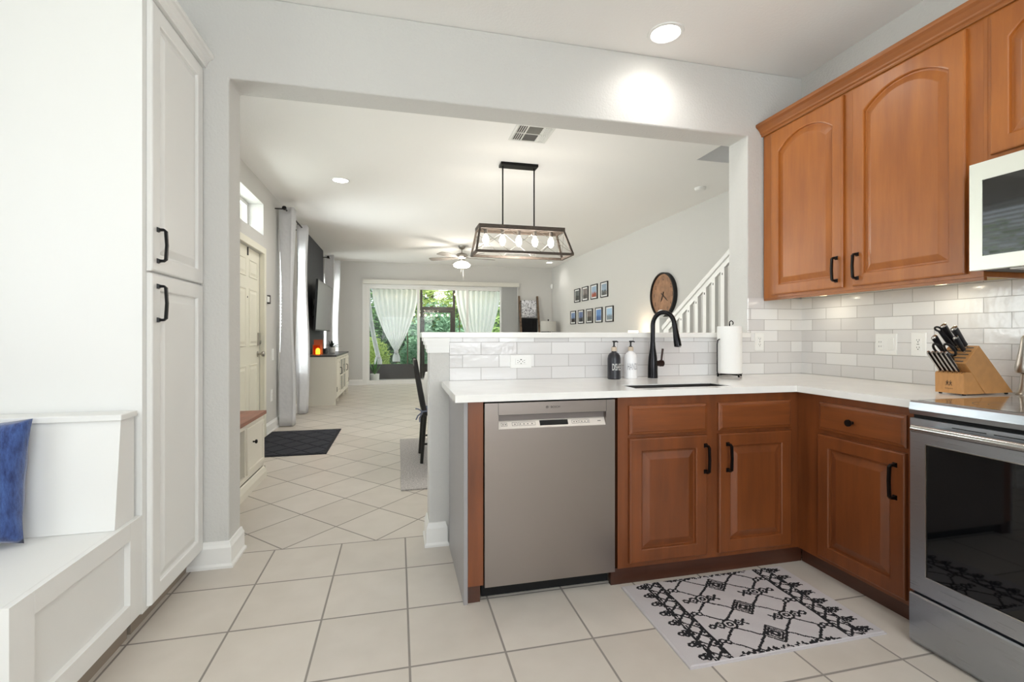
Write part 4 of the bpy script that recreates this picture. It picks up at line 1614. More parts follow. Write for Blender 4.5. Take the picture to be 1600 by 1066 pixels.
for sx_ in (-1, 1):
    for k in range(4):
        x = vx + sx_ * (.078 + k * .018)
        mb = MB()
        for a, b in ((vy - vs + .022, vy - .006), (vy + .006, vy + vs - .022)):
            mb.prism([(x - .0, CEIL - .003), (x + sx_ * .010, CEIL - .012), (x + sx_ * .0115, CEIL - .0115), (x + .0015, CEIL - .0022)], 'y', a, b)
        mb.build('slat', grille_m, vt)
for k in range(4):
    y = vy - vs + .03 + k * .034
    mb = MB()
    mb.prism([(y, CEIL - .003), (y + .012, CEIL - .012), (y + .0135, CEIL - .0115), (y + .0015, CEIL - .0022)], 'x', vx - .054, vx + .064)
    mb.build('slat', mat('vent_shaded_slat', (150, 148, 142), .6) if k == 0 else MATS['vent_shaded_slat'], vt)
sd = tag(MB().lathe([(.062, 0), (.064, -.012), (.055, -.030), (.048, -.034), (0, -.035)], (3.40, 4.88, CEIL), 28).build('smoke_detector', trim_m, smooth=True), 'round white smoke detector on the ceiling left of the stair opening', 'smoke detector')
cmr = thing('wall_sensor', 'small white alarm sensor high in the far right corner', 'sensor', (3.76, 11.5, 2.38))
MB().sphere((3.755, 11.45, 2.38), .045, 14, 8, (.8, .8, 1.5)).build('housing', trim_m, cmr, smooth=True)

# ------------------------------------------------------------------ linear chandelier
ch = thing('linear_chandelier', 'rustic box chandelier of dark wood and metal with five bulbs, hung by two rods', 'chandelier', (1.17, 4.65, 2.1))
cy = 4.65
box('canopy', black_m, (.985, 1.365, cy - .06, cy + .06, CEIL - .028, CEIL - .0004), ch, .003)
for x in (1.013, 1.337):
    MB().tube([(x, cy, CEIL - .028), (x, cy, 2.222)], .0075, 10).build('rod', black_m, ch, smooth=True)
mb = MB()
tx0, tx1, ty0, ty1, tz = .755, 1.625, cy - .12, cy + .12, 2.205
bx0, bx1, by0, by1, bz = .715, 1.70, cy - .17, cy + .17, 1.945
# top frame
mb.box(tx0, tx1, ty0, ty0 + .03, tz - .018, tz + .022)
mb.box(tx0, tx1, ty1 - .03, ty1, tz - .018, tz + .022)
mb.box(tx0, tx0 + .03, ty0 + .03, ty1 - .03, tz - .018, tz + .022)
mb.box(tx1 - .03, tx1, ty0 + .03, ty1 - .03, tz - .018, tz + .022)
mb.box(tx0 + .03, tx1 - .03, cy - .03, cy + .03, tz - .008, tz + .012)
mb.box(bx0, bx1, by0, by0 + .024, bz, bz + .024)
mb.box(bx0, bx1, by1 - .024, by1, bz, bz + .024)
mb.box(bx0, bx0 + .024, by0 + .024, by1 - .024, bz, bz + .024)
mb.box(bx1 - .024, bx1, by0 + .024, by1 - .024, bz, bz + .024)
mb.build('wood_frame', driftwood_m, ch, .001)
for sx_, X0, X1 in ((-1, tx0 + .01, bx0 + .01), (1, tx1 - .01, bx1 - .01)):
    for Y0_, Y1_ in ((ty0 + .01, by0 + .01), (ty1 - .01, by1 - .01)):
        MB().tube([(X0, Y0_, tz - .015), (X1, Y1_, bz + .02)], .0095, 4, square=True).build('corner_post', driftwood_m, ch)
# wire braces
mb = MB()
for Ya, Yb2 in ((ty0 + .012, by0 + .012), (ty1 - .012, by1 - .012)):
    n = 3
    for k in range(n):
        a0, a1 = tx0 + (tx1 - tx0) * k / n, tx0 + (tx1 - tx0) * (k + 1) / n
        b0, b1 = bx0 + (bx1 - bx0) * k / n, bx0 + (bx1 - bx0) * (k + 1) / n
        mb.tube([(a0, Ya, tz - .015), (b1, Yb2, bz + .02)], .0022, 5)
        mb.tube([(a1, Ya, tz - .015), (b0, Yb2, bz + .02)], .0022, 5)
for Xa, Xb in ((tx0 + .012, bx0 + .012), (tx1 - .012, bx1 - .012)):
    mb.tube([(Xa, ty0, tz - .015), (Xb, by1, bz + .02)], .0022, 5)
    mb.tube([(Xa, ty1, tz - .015), (Xb, by0, bz + .02)], .0022, 5)
mb.build('wire_brace', nickel_m, ch)
for k in range(5):
    x = .842 + k * .168
    s_ = MB().lathe([(.019, .0), (.019, -.045), (.012, -.047)], (x, cy, tz - .008), 16).build('socket', mat('socket_grey', (110, 104, 98), .5) if k == 0 else MATS['socket_grey'], ch, smooth=True)
    MB().lathe([(.012, -.046), (.016, -.058), (.029, -.085), (.031, -.105), (.026, -.130), (.014, -.150), (0, -.157)], (x, cy, tz - .008), 20).build('bulb', bulb_m, s_, smooth=True)
lamp('chandelier_glow', 'POINT', (1.17, cy, 1.90), 36, (1, .95, .88), shadow_soft_size=.25)

# ------------------------------------------------------------------ ceiling fan
def fan(name, label, x, y, top, s, lit, light_power, shades, drop=.14):
    f = thing(name, label, 'ceiling fan', (x, y, top))
    mb = MB().lathe([(.07 * s, 0), (.068 * s, -.02 * s), (.05 * s, -.05 * s), (.02 * s, -.065 * s)], (x, y, top - .0004), 24)
    mb.tube([(x, y, top - .06 * s), (x, y, top - drop)], .012 * s, 10)
    mb.build('downrod', nickel_m, f, smooth=True)
    z = top - drop
    MB().lathe([(.03 * s, .01), (.09 * s, -.005), (.115 * s, -.03), (.118 * s, -.065), (.09 * s, -.095), (.055 * s, -.11), (.05 * s, -.15)], (x, y, z), 28).build('motor_housing', nickel_m, f, smooth=True)
    for k in range(5):
        a = R(8 + 72 * k)
        ca, sa = math.cos(a), math.sin(a)
        T = lambda r, w_, h: (x + ca * r - sa * w_, y + sa * r + ca * w_, z - .085 + h)
        mb = MB()
        st = [(.10, .025), (.20, .035), (.22, .055), (.35, .066), (.62, .072), (.655, .060), (.665, .03)]
        rs = []
        for r, w_ in st:
            r, w_ = r * s, w_ * s
            tw = .22
            rs.append([T(r, -w_, -w_ * tw - .003), T(r, w_, w_ * tw - .003), T(r, w_, w_ * tw + .003), T(r, -w_, -w_ * tw + .003)])
        mb.rings(rs)
        mb.build('blade', mat('fan_blade_grey', (128, 122, 116), .5) if 'fan_blade_grey' not in MATS else MATS['fan_blade_grey'], f)
    for k in range(shades):
        a = R(40 + 360 / shades * k)
        cx, cy_ = (x, y) if shades == 1 else (x + .085 * s * math.cos(a), y + .085 * s * math.sin(a))
        if shades == 1:
            MB().lathe([(.05 * s, -.150), (.12 * s, -.175), (.165 * s, -.215), (.15 * s, -.25), (.10 * s, -.27), (0, -.275)], (cx, cy_, z), 28).build('glass_shade', fanlight_m, f, smooth=True)
        else:
            MB().lathe([(.02 * s, -.14), (.05 * s, -.16), (.07 * s, -.20), (.062 * s, -.225), (0, -.228)], (cx, cy_, z), 20).build('glass_shade', fanlight_m, f, smooth=True)
    for dx in (-.02, .025):
        MB().tube([(x + dx, y, z - .14), (x + dx, y - .02, z - .42 - dx * 3)], .002, 6).build('pull_chain', nickel_m, f)
    if light_power:
        lamp('fan_glow', 'POINT', (x, y, z - .36), light_power, (1, .93, .82), shadow_soft_size=.16)


fan('ceiling_fan', 'nickel ceiling fan with grey blades and a lit glass bowl in the far room', 1.19, 9.14, CEIL, 1.0, True, 52, 1)

# ------------------------------------------------------------------ windows of the left wall
def window_x(name, x, y0, y1, z0, z1, depth, blinds=False, mull=False, rail=True):
    wn = bpy.data.objects.new(name, None)
    col.objects.link(wn)
    wn.location = (x, (y0 + y1) / 2, z0)
    struct(wn)
    xo = x - depth
    mb = MB()
    t = .035
    mb.box(xo, xo + .04, y0, y0 + t, z0, z1)
    mb.box(xo, xo + .04, y1 - t, y1, z0, z1)
    mb.box(xo, xo + .04, y0 + t, y1 - t, z0, z0 + t)
    mb.box(xo, xo + .04, y0 + t, y1 - t, z1 - t, z1)
    if mull:
        ym = (y0 + y1) / 2
        mb.box(xo, xo + .04, ym - .015, ym + .015, z0 + t, z1 - t)
    if rail:
        zm = (z0 + z1) / 2
        mb.box(xo, xo + .04, y0 + t, y1 - t, zm - .02, zm + .02)
    mb.build('frame', trim_m, wn)
    MB().box(xo + .015, xo + .02, y0 + t, y1 - t, z0 + t, z1 - t).build('glass', glass_m, wn)
    if rail:
        box('sill', trim_m, (x - depth + .04, x + .03, y0 - .02 if False else y0 + .001, y1 - .001, z0 + .0005, z0 + .02), wn)
    if blinds:
        mb = MB()
        n = int((z1 - z0 - .1) / .045)
        for k in range(n):
            z = z0 + .05 + k * .045
            mb.add([(x - .10, y0 + .04, z), (x - .055, y0 + .04, z + .014), (x - .055, y1 - .04, z + .014), (x - .10, y1 - .04, z)], [(0, 1, 2, 3)])
        mb.box(x - .105, x - .05, y0 + .03, y1 - .03, z1 - .06, z1 - .02)
        mb.build('blind', cloth_trans('blind_slat', (236, 236, 238), 0, .35) if not MATS.get('bs') else MATS['bs'], wn, recalc=False)
    return wn


window_x('window_1', XL, 4.85, 5.92, 2.28, 2.635, .20, rail=False)
window_x('window_2', XL, 6.70, 7.42, .60, 2.42, .19, blinds=True)
window_x('window_3', XL, 10.48, 11.02, .60, 2.42, .19, blinds=True)
window_x('window_4', XL, 3.15, 4.45, .90, 2.50, .19, blinds=True)
window_x('window_6', XKL, -.75, 1.15, 1.0, 2.3, .18, mull=True)  # unseen window added so more light reaches the bench
# unseen rear kitchen window for the soft fill
wr = bpy.data.objects.new('window_5', None)
col.objects.link(wr)
struct(wr)
mb = MB()
for b in ((-.8, -.76, .8, 2.3), (1.76, 1.8, .8, 2.3), (-.76, 1.76, .8, .84), (-.76, 1.76, 2.26, 2.3), (.48, .52, .84, 2.26)):
    mb.box(b[0], b[1], YREAR - .15, YREAR - .10, b[2], b[3])
mb.build('frame', trim_m, wr)
box('glass', glass_m, (-.76, 1.76, YREAR - .13, YREAR - .125, .84, 2.26), wr)

# ------------------------------------------------------------------ front door
d1 = bpy.data.objects.new('door_1', None)
col.objects.link(d1)
d1.location = (XL, 5.45, 0)
struct(d1)
mb = MB()
xd = XL - .035
mb.box(xd - .04, xd, 5.004, 5.896, .012, 2.066)
mb.build('door_leaf', door_m, d1)
mb = MB()
for ya, yb in ((5.10, 5.40), (5.50, 5.80)):
    for za, zb2 in ((.24, .845), (1.035, 1.645), (1.76, 1.955)):
        def ring(i, dd):
            return [(xd + dd, ya + i, za + i), (xd + dd, yb - i, za + i), (xd + dd, yb - i, zb2 - i), (xd + dd, ya + i, zb2 - i)]
        mb.rings([ring(0, .0002), ring(.004, .006), ring(.014, .006), ring(.02, -.0), ring(.035, .0015), ring(.055, .007)], True, False, True)
mb.build('raised_panels', door_m, d1)
mb = MB()
for b in ((4.93, 5.0, 0, 2.14), (5.90, 5.97, 0, 2.14), (5.0, 5.90, 2.07, 2.14)):
    mb.box(XL + .0004, XL + .018, *b)
mb.box(XL - .03, XL + .0002, 5.896, 5.90, 0, 2.07)
mb.build('casing', door_m, d1, .003)
mb = MB()
mb.lathe([(.032, 0), (.032, .006), (.012, .010), (.012, .035), (.026, .045), (.030, .060), (.024, .072), (0, .076)], (xd, 5.82, .945), 20, 'x')
mb.build('knob', nickel_m, d1, smooth=True)
mb = MB()
mb.box(xd, xd + .022, 5.79, 5.855, 1.04, 1.18)
mb.lathe([(.02, .022), (.02, .034), (0, .035)], (xd, 5.825, 1.075), 16, 'x')
mb.build('keypad_lock', nickel_m, d1, .003)
MB().lathe([(.009, 0), (.009, .004), (0, .005)], (xd, 5.45, 1.55), 12, 'x').build('peephole', slot_m, d1)
mb = MB()
mb.box(xd + .0, xd + .012, 5.44, 5.452, 1.98, 2.066)
mb.build('door_hook', slot_m, d1)
th = thing('thermostat', 'small white thermostat with dark edge on the wall right of the front door', 'thermostat', (XL, 6.03, 1.57))
box('housing', trim_m, (XL + .0001, XL + .03, 5.985, 6.07, 1.535, 1.60), th, .004)
box('side_panel', slot_m, (XL + .0001, XL + .032, 6.071, 6.11, 1.52, 1.62), th, .003)

# ------------------------------------------------------------------ curtains
def curtain(label, yc, wy, x0, x1, zt, zb, group='eyelet curtains on the left wall', seed=1):
    o = thing('curtain', label, 'curtain', ((x0 + x1) / 2, yc, zb), group)
    mb = MB()
    rnd = random.Random(seed)
    ph = rnd.random() * 6

    def fn(u, v):
        z = zb + (zt - zb) * v
        y = yc - wy / 2 + wy * u + .012 * math.sin(v * 5 + u * 9 + ph)
        amp = (x1 - x0) / 2
        x = (x0 + x1) / 2 + amp * math.sin(u * PI * 2 * 3.5 + ph + .25 * math.sin(v * 4)) * (.8 + .2 * math.sin(v * 7 + ph))
        return (x, y, z)
    mb.grid(fn, 84, 24)
    q = mb.build('fabric', curtain_m, o, smooth=True, angle=180, recalc=False)
    m = q.modifiers.new('thickness', 'SOLIDIFY')
    m.thickness = .003
    return o


def rod(label, y0, y1, x, z):
    o = thing('curtain_rod', label, 'curtain rod', (x, (y0 + y1) / 2, z))
    MB().tube([(x, y0, z), (x, y1, z)], .010, 10).build('pole', black_m, o, smooth=True)
    for y, s_ in ((y0, -1), (y1, 1)):
        MB().lathe([(.010, 0), (.024, .006 * s_), (.026, .03 * s_), (.018, .042 * s_), (0, .045 * s_)], (x, y, z), 14, 'y').build('finial', black_m, o, smooth=True)
    for y in (y0 + .03, y1 - .03):
        MB().tube([(XL + .001, y, z), (x - .008, y, z)], .007, 8).build('bracket', black_m, o)
    return o


rod('black curtain rod over the window nearest the front door', 6.40, 7.70, XL + .12, 2.72)
rod('black curtain rod over the window beyond the television', 10.20, 11.32, XL + .12, 2.72)
curtain('white eyelet curtain next to the front door, nearest the viewer', 6.56, .14, -1.455, -1.275, 2.76, .012, seed=1)
curtain('white eyelet curtain between the first window and the dark accent wall', 7.55, .14, -1.455, -1.275, 2.76, .012, seed=2)
curtain('white eyelet curtain just beyond the dark accent wall', 10.42, .12, -1.455, -1.28, 2.80, .012, seed=3)
curtain('farthest white eyelet curtain, in the far left corner', 11.15, .14, -1.44, -1.24, 2.80, .012, seed=4)

# dark accent panel behind the television
ac = thing('accent_panel', 'charcoal vertical shiplap accent panel behind the television', 'wall panel', (XL, 8.7, 0))
mb = MB()
y = 7.78
while y < 10.20:
    mb.box(XL + .0005, XL + .014, y, y + .0965, .0, CEIL - .002)
    y += .10
mb.build('boards', accent_m, ac)

# ------------------------------------------------------------------ television, console and what stands on it
tv = thing('television', 'large flat television on a tilted wall mount over the console', 'television', (-1.28, 9.15, 1.65))
tvs = math.sin(R(6))
mb = MB()
ya, yb, za, zb2 = 8.28, 9.98, 1.235, 2.07
rs = []
for dx in (-.035, -.0):
    rs.append([(-1.30 + dx, ya, za), (-1.30 + dx, yb, za), (-1.255 + dx, yb, zb2), (-1.255 + dx, ya, zb2)])
mb.rings(rs)
mb.build('housing', MATS.get('tv') or mat('tv_bezel', (40, 40, 42), .35, metal=.4), tv)
mb = MB()
mb.add([(-1.2985, ya + .012, za + .016), (-1.2985, yb - .012, za + .016), (-1.2545, yb - .012, zb2 - .012), (-1.2545, ya + .012, zb2 - .012)], [(0, 1, 2, 3)])
mb.build('screen', mat('tv_screen', (120, 122, 128), .18, spec=.8), tv, recalc=False)
mb = MB()
mb.box(XL + .0145, XL + .03, 9.0, 9.3, 1.5, 1.8)
mb.tube([(XL + .03, 9.15, 1.65), (-1.32, 9.15, 1.65)], .03, 8)
mb.build('wall_mount', black_m, tv)

cn = thing('media_console', 'cream media console with dark top, open centre shelves and side doors', 'console', (-1.22, 9.3, 0))
CX0, CX1, CY0, CY1, CZ = -1.445, -.995, 8.32, 10.30, .83
cream_m = mat('cream_paint', (222, 218, 206), .5)
box('top', console_top_m, (CX0, CX1 + .012, CY0 - .012, CY1 + .012, CZ - .032, CZ), cn, .003)
mb = MB()
mb.box(CX0, CX1, CY0, CY0 + .025, .0, CZ - .0325)
mb.box(CX0, CX1, CY1 - .025, CY1, .0, CZ - .0325)
mb.box(CX0, CX0 + .012, CY0 + .025, CY1 - .025, .10, CZ - .0325)
mb.box(CX0 + .012, CX1 - .02, CY0 + .025, CY1 - .025, .10, .125)
for y in (8.86, 9.28, 9.72):
    mb.box(CX0 + .012, CX1 - .02, y - .012, y + .012, .125, CZ - .0325)
mb.box(CX0 + .012, CX1 - .03, 8.872, 9.268, .42, .44)
mb.box(CX0 + .012, CX1 - .03, 9.292, 9.708, .42, .44)
mb.build('carcass', cream_m, cn)
mb = MB()
mb.box(CX1 - .0198, CX1, CY0 + .0255, CY1 - .0255, .10, .15)
mb.box(CX1 - .0198, CX1, CY0 + .0255, CY1 - .0255, CZ - .07, CZ - .033)
for y in (8.86, 9.28, 9.72):
    mb.box(CX1 - .0198, CX1, y - .025, y + .025, .15, CZ - .07)
for y in (CY0 + .03, 8.86, 9.72, CY1 - .06):
    mb.box(CX1 - .05, CX1 - .0202, y - .0, y + .05, 0, .0995)
mb.build('front_frame', cream_m, cn)
for ya, yb in ((CY0 + .03, 8.83), (9.75, CY1 - .03)):
    d = door_front('door', cream_m, PXp(CX1 + .0004), ya, yb, .155, CZ - .075, .016, cn, rail=.05)
    box('hinge', black_m, (CX1 + .016, CX1 + .022, (ya if ya < 9 else yb - .02), (ya + .02 if ya < 9 else yb), .22, .30), d)
    bar_handle(PXp(CX1 + .016), yb - .03 if ya < 9 else ya + .03, .48, .60, d)
for ya, yb in ((8.89, 9.25), (9.31, 9.69)):
    mb = MB()
    x = CX1 - .010
    for b in ((ya, ya + .03, .155, CZ - .075), (yb - .03, yb, .155, CZ - .075), (ya + .03, yb - .03, .155, .185), (ya + .03, yb - .03, CZ - .105, CZ - .075), (ya + .03, yb - .03, .43, .455)):
        mb.box(x + .011, x + .024, *b)
    d = mb.build('glazed_door', cream_m, cn)
    box('glass', glass_m, (x + .015, x + .018, ya + .0305, yb - .0305, .1855, CZ - .1055), d)

lt = thing('candle_lantern', 'amber glass candle lantern glowing on the near end of the console', 'lantern', (-1.30, 8.50, CZ))
lx, ly = -1.305, 8.48
mb = MB()
for s_ in (-1, 1):
    for q in (-1, 1):
        mb.box(lx + s_ * .058 - .005, lx + s_ * .058 + .005, ly + q * .05 - .005, ly + q * .05 + .005, CZ, CZ + .17)
mb.box(lx - .066, lx + .066, ly - .058, ly + .058, CZ, CZ + .010)
mb.build('frame', rust_m, lt)
box('glass', glass_mat('amber_pane', (1.0, .55, .28, 1)), (lx - .052, lx + .052, ly - .053, ly - .051, CZ + .011, CZ + .16), lt)
MB().lathe([(.034, .0), (.036, .05), (.030, .085), (.010, .10), (0, .101)], (lx + .012, ly, CZ + .0105), 18).build('candle', candle_m, lt, smooth=True)
lamp('candle_light', 'POINT', (lx + .01, ly - .075, CZ + .08), .5, (1, .55, .2), shadow_soft_size=.03)
tag(box('wood_plaque', rust_m, (-1.375, -1.235, 8.60, 8.625, CZ + .0003, CZ + .25)), 'small rust brown panel standing on the console behind the lantern', 'plaque')
tag(box('cable_box', matte_m, (-1.40, -1.22, 8.86, 9.05, CZ + .0003, CZ + .095), bevel=.004), 'small black box on the console between lantern and plant', 'box')


def leaf_blade(mb, base, d, ln, wd, droop, n=6):
    """long arching leaf"""
    side = Vector((-d.y, d.x, 0))
    if side.length < 1e-3:
        side = Vector((1, 0, 0))
    side.normalize()
    k = len(mb.v)
    for i in range(n + 1):
        t_ = i / n
        p = base + d * ln * t_ + Vector((0, 0, -droop * t_ * t_))
        w_ = wd * math.sin(PI * min(1, .12 + t_ * .88)) * (1 - .2 * t_)
        mb.v += [tuple(p - side * w_), tuple(p + Vector((0, 0, -.25 * w_))), tuple(p + side * w_)]
    for i in range(n):
        a = k + i * 3
        for j in (0, 1):
            mb.f.append((a + j, a + j + 1, a + j + 4, a + j + 3))
            mb.mi.append(mb.cur)


pl = thing('potted_plant', 'spiky dark leaved plant in a small white pot on the console', 'plant', (-1.2, 9.5, CZ))
MB().lathe([(.045, 0), (.058, .02), (.062, .10), (.056, .10), (.054, .085), (0, .085)], (-1.20, 9.5, CZ), 24).build('pot', pot_m, pl, smooth=True)
mb = MB()
rnd = random.Random(5)
for k in range(26):
    a = k * 2.4
    el = .35 + .9 * rnd.random()
    d = Vector((math.cos(a) * math.cos(el), math.sin(a) * math.cos(el), math.sin(el)))
    leaf_blade(mb, Vector((-1.20, 9.5, CZ + .09)), d, .15 + .07 * rnd.random(), .013, .05)
mb.build('foliage', leaf_m, pl, smooth=True, recalc=False)

# ------------------------------------------------------------------ entry bench, mats
sb = thing('storage_bench', 'low cream storage bench with a wooden top beside the front door', 'bench', (-1.27, 3.8, 0))
SX0, SX1, SY0, SY1 = -1.455, -1.065, 3.05, 4.255
box('top', wood_top_m, (SX0, SX1 + .02, SY0, SY1 + .02, .512, .540), sb, .003)
mb = MB()
mb.box(SX0, SX1 - .016, SY0, SY0 + .02, .0, .5118)
mb.box(SX0, SX1 - .016, SY1 - .02, SY1, .0, .5118)
mb.box(SX0, SX0 + .012, SY0 + .02, SY1 - .02, 0, .5118)
mb.box(SX0 + .012, SX1 - .016, SY0 + .02, SY1 - .02, .10, .12)
mb.box(SX0 + .012, SX1 - .016, 3.772, 3.79, .12, .5118)
mb.box(SX0 + .012, SX1 - .03, 3.40, 3.772, .29, .31)
mb.box(SX1 - .0158, SX1, SY0, SY1, .475, .5118)
mb.box(SX1 - .0158, SX1, SY0, SY1, .10, .135)
mb.box(SX1 - .0158, SX1, 3.772, 3.80, .135, .475)
mb.box(SX1 - .0158, SX1, SY1 - .03, SY1, .135, .475)
mb.box(SX1 - .0158, SX1, 3.38, 3.41, .135, .475)
mb.build('carcass', cream_m, sb)
d = door_front('door', cream_m, PXp(SX1 + .0004), 3.795, 4.235, .14, .478, .014, sb, rail=.03, flat=True)
MB().lathe([(.006, 0), (.006, .014), (.014, .018), (.016, .026), (.010, .031), (0, .032)], (SX1 + .0144, 3.915, .36), 16, 'x').build('knob', black_m, d, smooth=True)
mb = MB()
mb.prism([(SX1 + .0002, 0), (SX1 + .022, 0), (SX1 + .022, .05), (SX1 + .010, .085), (SX1 + .0002, .092)], 'y', SY0, SY1 + .012)
mb.prism([(SY1 + .0002, 0), (SY1 + .022, 0), (SY1 + .022, .05), (SY1 + .010, .085), (SY1 + .0002, .092)], 'x', SX0, SX1 + .015)
mb.build('base_moulding', cream_m, sb)

dm = thing('door_mat', 'dark navy doormat with a diamond pattern in front of the front door', 'doormat', (-1.05, 5.55, 0))
box('backing', rubber2_m, (-1.455, -.675, 4.93, 6.20, .0005, .007), dm)
mb = MB()
nd = 5
for i in range(-1, nd * 2 + 2):
    for j in range(-1, 12):
        cxm = -1.455 + .78 * (i / 6.0)
        cym = 4.93 + 1.27 * (j / 8.0)
        if (i + j) % 2 == 0:
            a, b = .78 / 6 * .93, 1.27 / 8 * .93
            pts = [(cxm - a, cym), (cxm, cym - b), (cxm + a, cym), (cxm, cym + b)]
            x0_, x1_, y0_, y1_ = -1.425, -.705, 4.96, 6.17
            # clip polygon to the mat
            def clip(ps, ax, lim, sg):
                out = []
                for p_, q_ in zip(ps, ps[1:] + ps[:1]):
                    ip, iq = sg * (p_[ax] - lim) <= 0, sg * (q_[ax] - lim) <= 0
                    if ip:
                        out.append(p_)
                    if ip != iq:
                        t_ = (lim - p_[ax]) / (q_[ax] - p_[ax])
                        out.append((p_[0] + (q_[0] - p_[0]) * t_, p_[1] + (q_[1] - p_[1]) * t_))
                return out
            for ax, lim, sg in ((0, x0_, -1), (0, x1_, 1), (1, y0_, -1), (1, y1_, 1)):
                if pts:
                    pts = clip(pts, ax, lim, sg)
            if len(pts) > 2:
                mb.prism(pts, 'z', .0071, .011)
mb.build('raised_pattern', rubber_m, dm)
dr_ = tag(box('dining_rug', rugg_m, (.022, 2.35, 3.63, 5.42, .0005, .010), bevel=.002), 'grey woven rug under the dining table and black chair', 'rug')

# ------------------------------------------------------------------ dining table and chair
dt = thing('dining_table', 'dining table mostly hidden behind the half wall', 'table', (1.16, 4.65, .0105))
box('tabletop', driftwood_m, (.30, 2.05, 4.20, 5.10, .735, .765), dt, .004)
for x in (.42, 1.93):
    for y in (4.32, 4.98):
        box('leg', driftwood_m, (x - .035, x + .035, y - .035, y + .035, .0105, .7348), dt, .004)
mb = MB()
tc_ = thing('tablecloth', 'crumpled white tablecloth hanging over the end of the dining table', 'tablecloth', (1.16, 4.65, .766))
n = 160


def edge_pt(t_, out):
    # rounded rectangle walk
    x0, x1, y0, y1 = .285, 2.065, 4.185, 5.115
    per = 2 * ((x1 - x0) + (y1 - y0))
    s_ = t_ * per
    if s_ < x1 - x0:
        return (x0 + s_, y0 - out)
    s_ -= x1 - x0
    if s_ < y1 - y0:
        return (x1 + out, y0 + s_)
    s_ -= y1 - y0
    if s_ < x1 - x0:
        return (x1 - s_, y1 + out)
    s_ -= x1 - x0
    return (x0 - out, y1 - s_)


rs = []
for z, am in ((.768, 0), (.764, .004), (.70, .012), (.62, .022), (.53, .028)):
    ring = []
    for i in range(n):
        o_ = am * (1 + math.sin(i * .95) * .8)
        p_ = edge_pt(i / n, o_)
        ring.append((p_[0], p_[1], z + (0 if am < .02 else .012 * math.sin(i * .4))))
    rs.append(ring)
mb.rings(rs, True, True, False)
mb.build('cloth', cloth_m, tc_, smooth=True, angle=50)

dc = thing('dining_chair', 'black spindle dining chair with a ribbon tied at the seat, end of the table', 'chair', (.42, 4.53, .0105))
F0 = .0105
posts = []
for y in (4.335, 4.715):
    mb = MB()
    mb.tube([(.150, y, .935), (.180, y, .75), (.215, y, .55), (.232, y, .455)], [.014, .018, .019, .018], 8, flat=(1.15, .8))
    mb.build('back_post', iron_m, dc, smooth=True)
    MB().tube([(.235, y + (.015 if y < 4.5 else -.015), .440), (.205, y, F0)], [.019, .014], 8).build('leg', iron_m, dc, smooth=True)
    MB().tube([(.60, y + (.015 if y < 4.5 else -.015), .440), (.635, y, F0)], [.019, .014], 8).build('leg', iron_m, dc, smooth=True)
    MB().tube([(.218, y + .004, .18), (.625, y + .004, .18)], [.009, .009], 8).build('stretcher', iron_m, dc, smooth=True)
MB().tube([(.42, 4.345, .19), (.42, 4.705, .19)], .009, 8).build('stretcher', iron_m, dc, smooth=True)
box('seat', iron_m, (.212, .65, 4.30, 4.75, .438, .462), dc, .008)
box('top_rail', iron_m, (.140, .160, 4.352, 4.698, .87, .93), dc, .004)
for k in range(4):
    y = 4.40 + k * .083
    MB().tube([(.152, y, .872), (.225, y, .461)], .006, 6).build('spindle', iron_m, dc)
cs_ = MB().box(.245, .64, 4.33, 4.72, .4635, .50).build('seat_pad', ribbon_m, bevel=.012)
cs_.parent = None
tag(cs_, 'grey seat pad tied onto the black dining chair', 'cushion')
mb = MB()
for y in (4.335,):
    mb.tube([(.212, y - .022, .475), (.25, y - .024, .478), (.256, y + .01, .476), (.21, y + .024, .474), (.205, y, .474), (.212, y - .022, .475)], .005, 6, flat=(1, 1.8))
    mb.tube([(.212, y - .024, .474), (.17, y - .03, .44), (.155, y - .03, .405)], .004, 6, flat=(1, 1.6))
    mb.tube([(.212, y - .024, .476), (.175, y - .035, .500), (.150, y - .03, .505)], .004, 6, flat=(1, 1.6))
    mb.tube([(.212, y - .024, .472), (.185, y - .032, .42), (.188, y - .03, .385)], .004, 6, flat=(1, 1.6))
mb.build('tie_ribbon', ribbon_m, cs_)

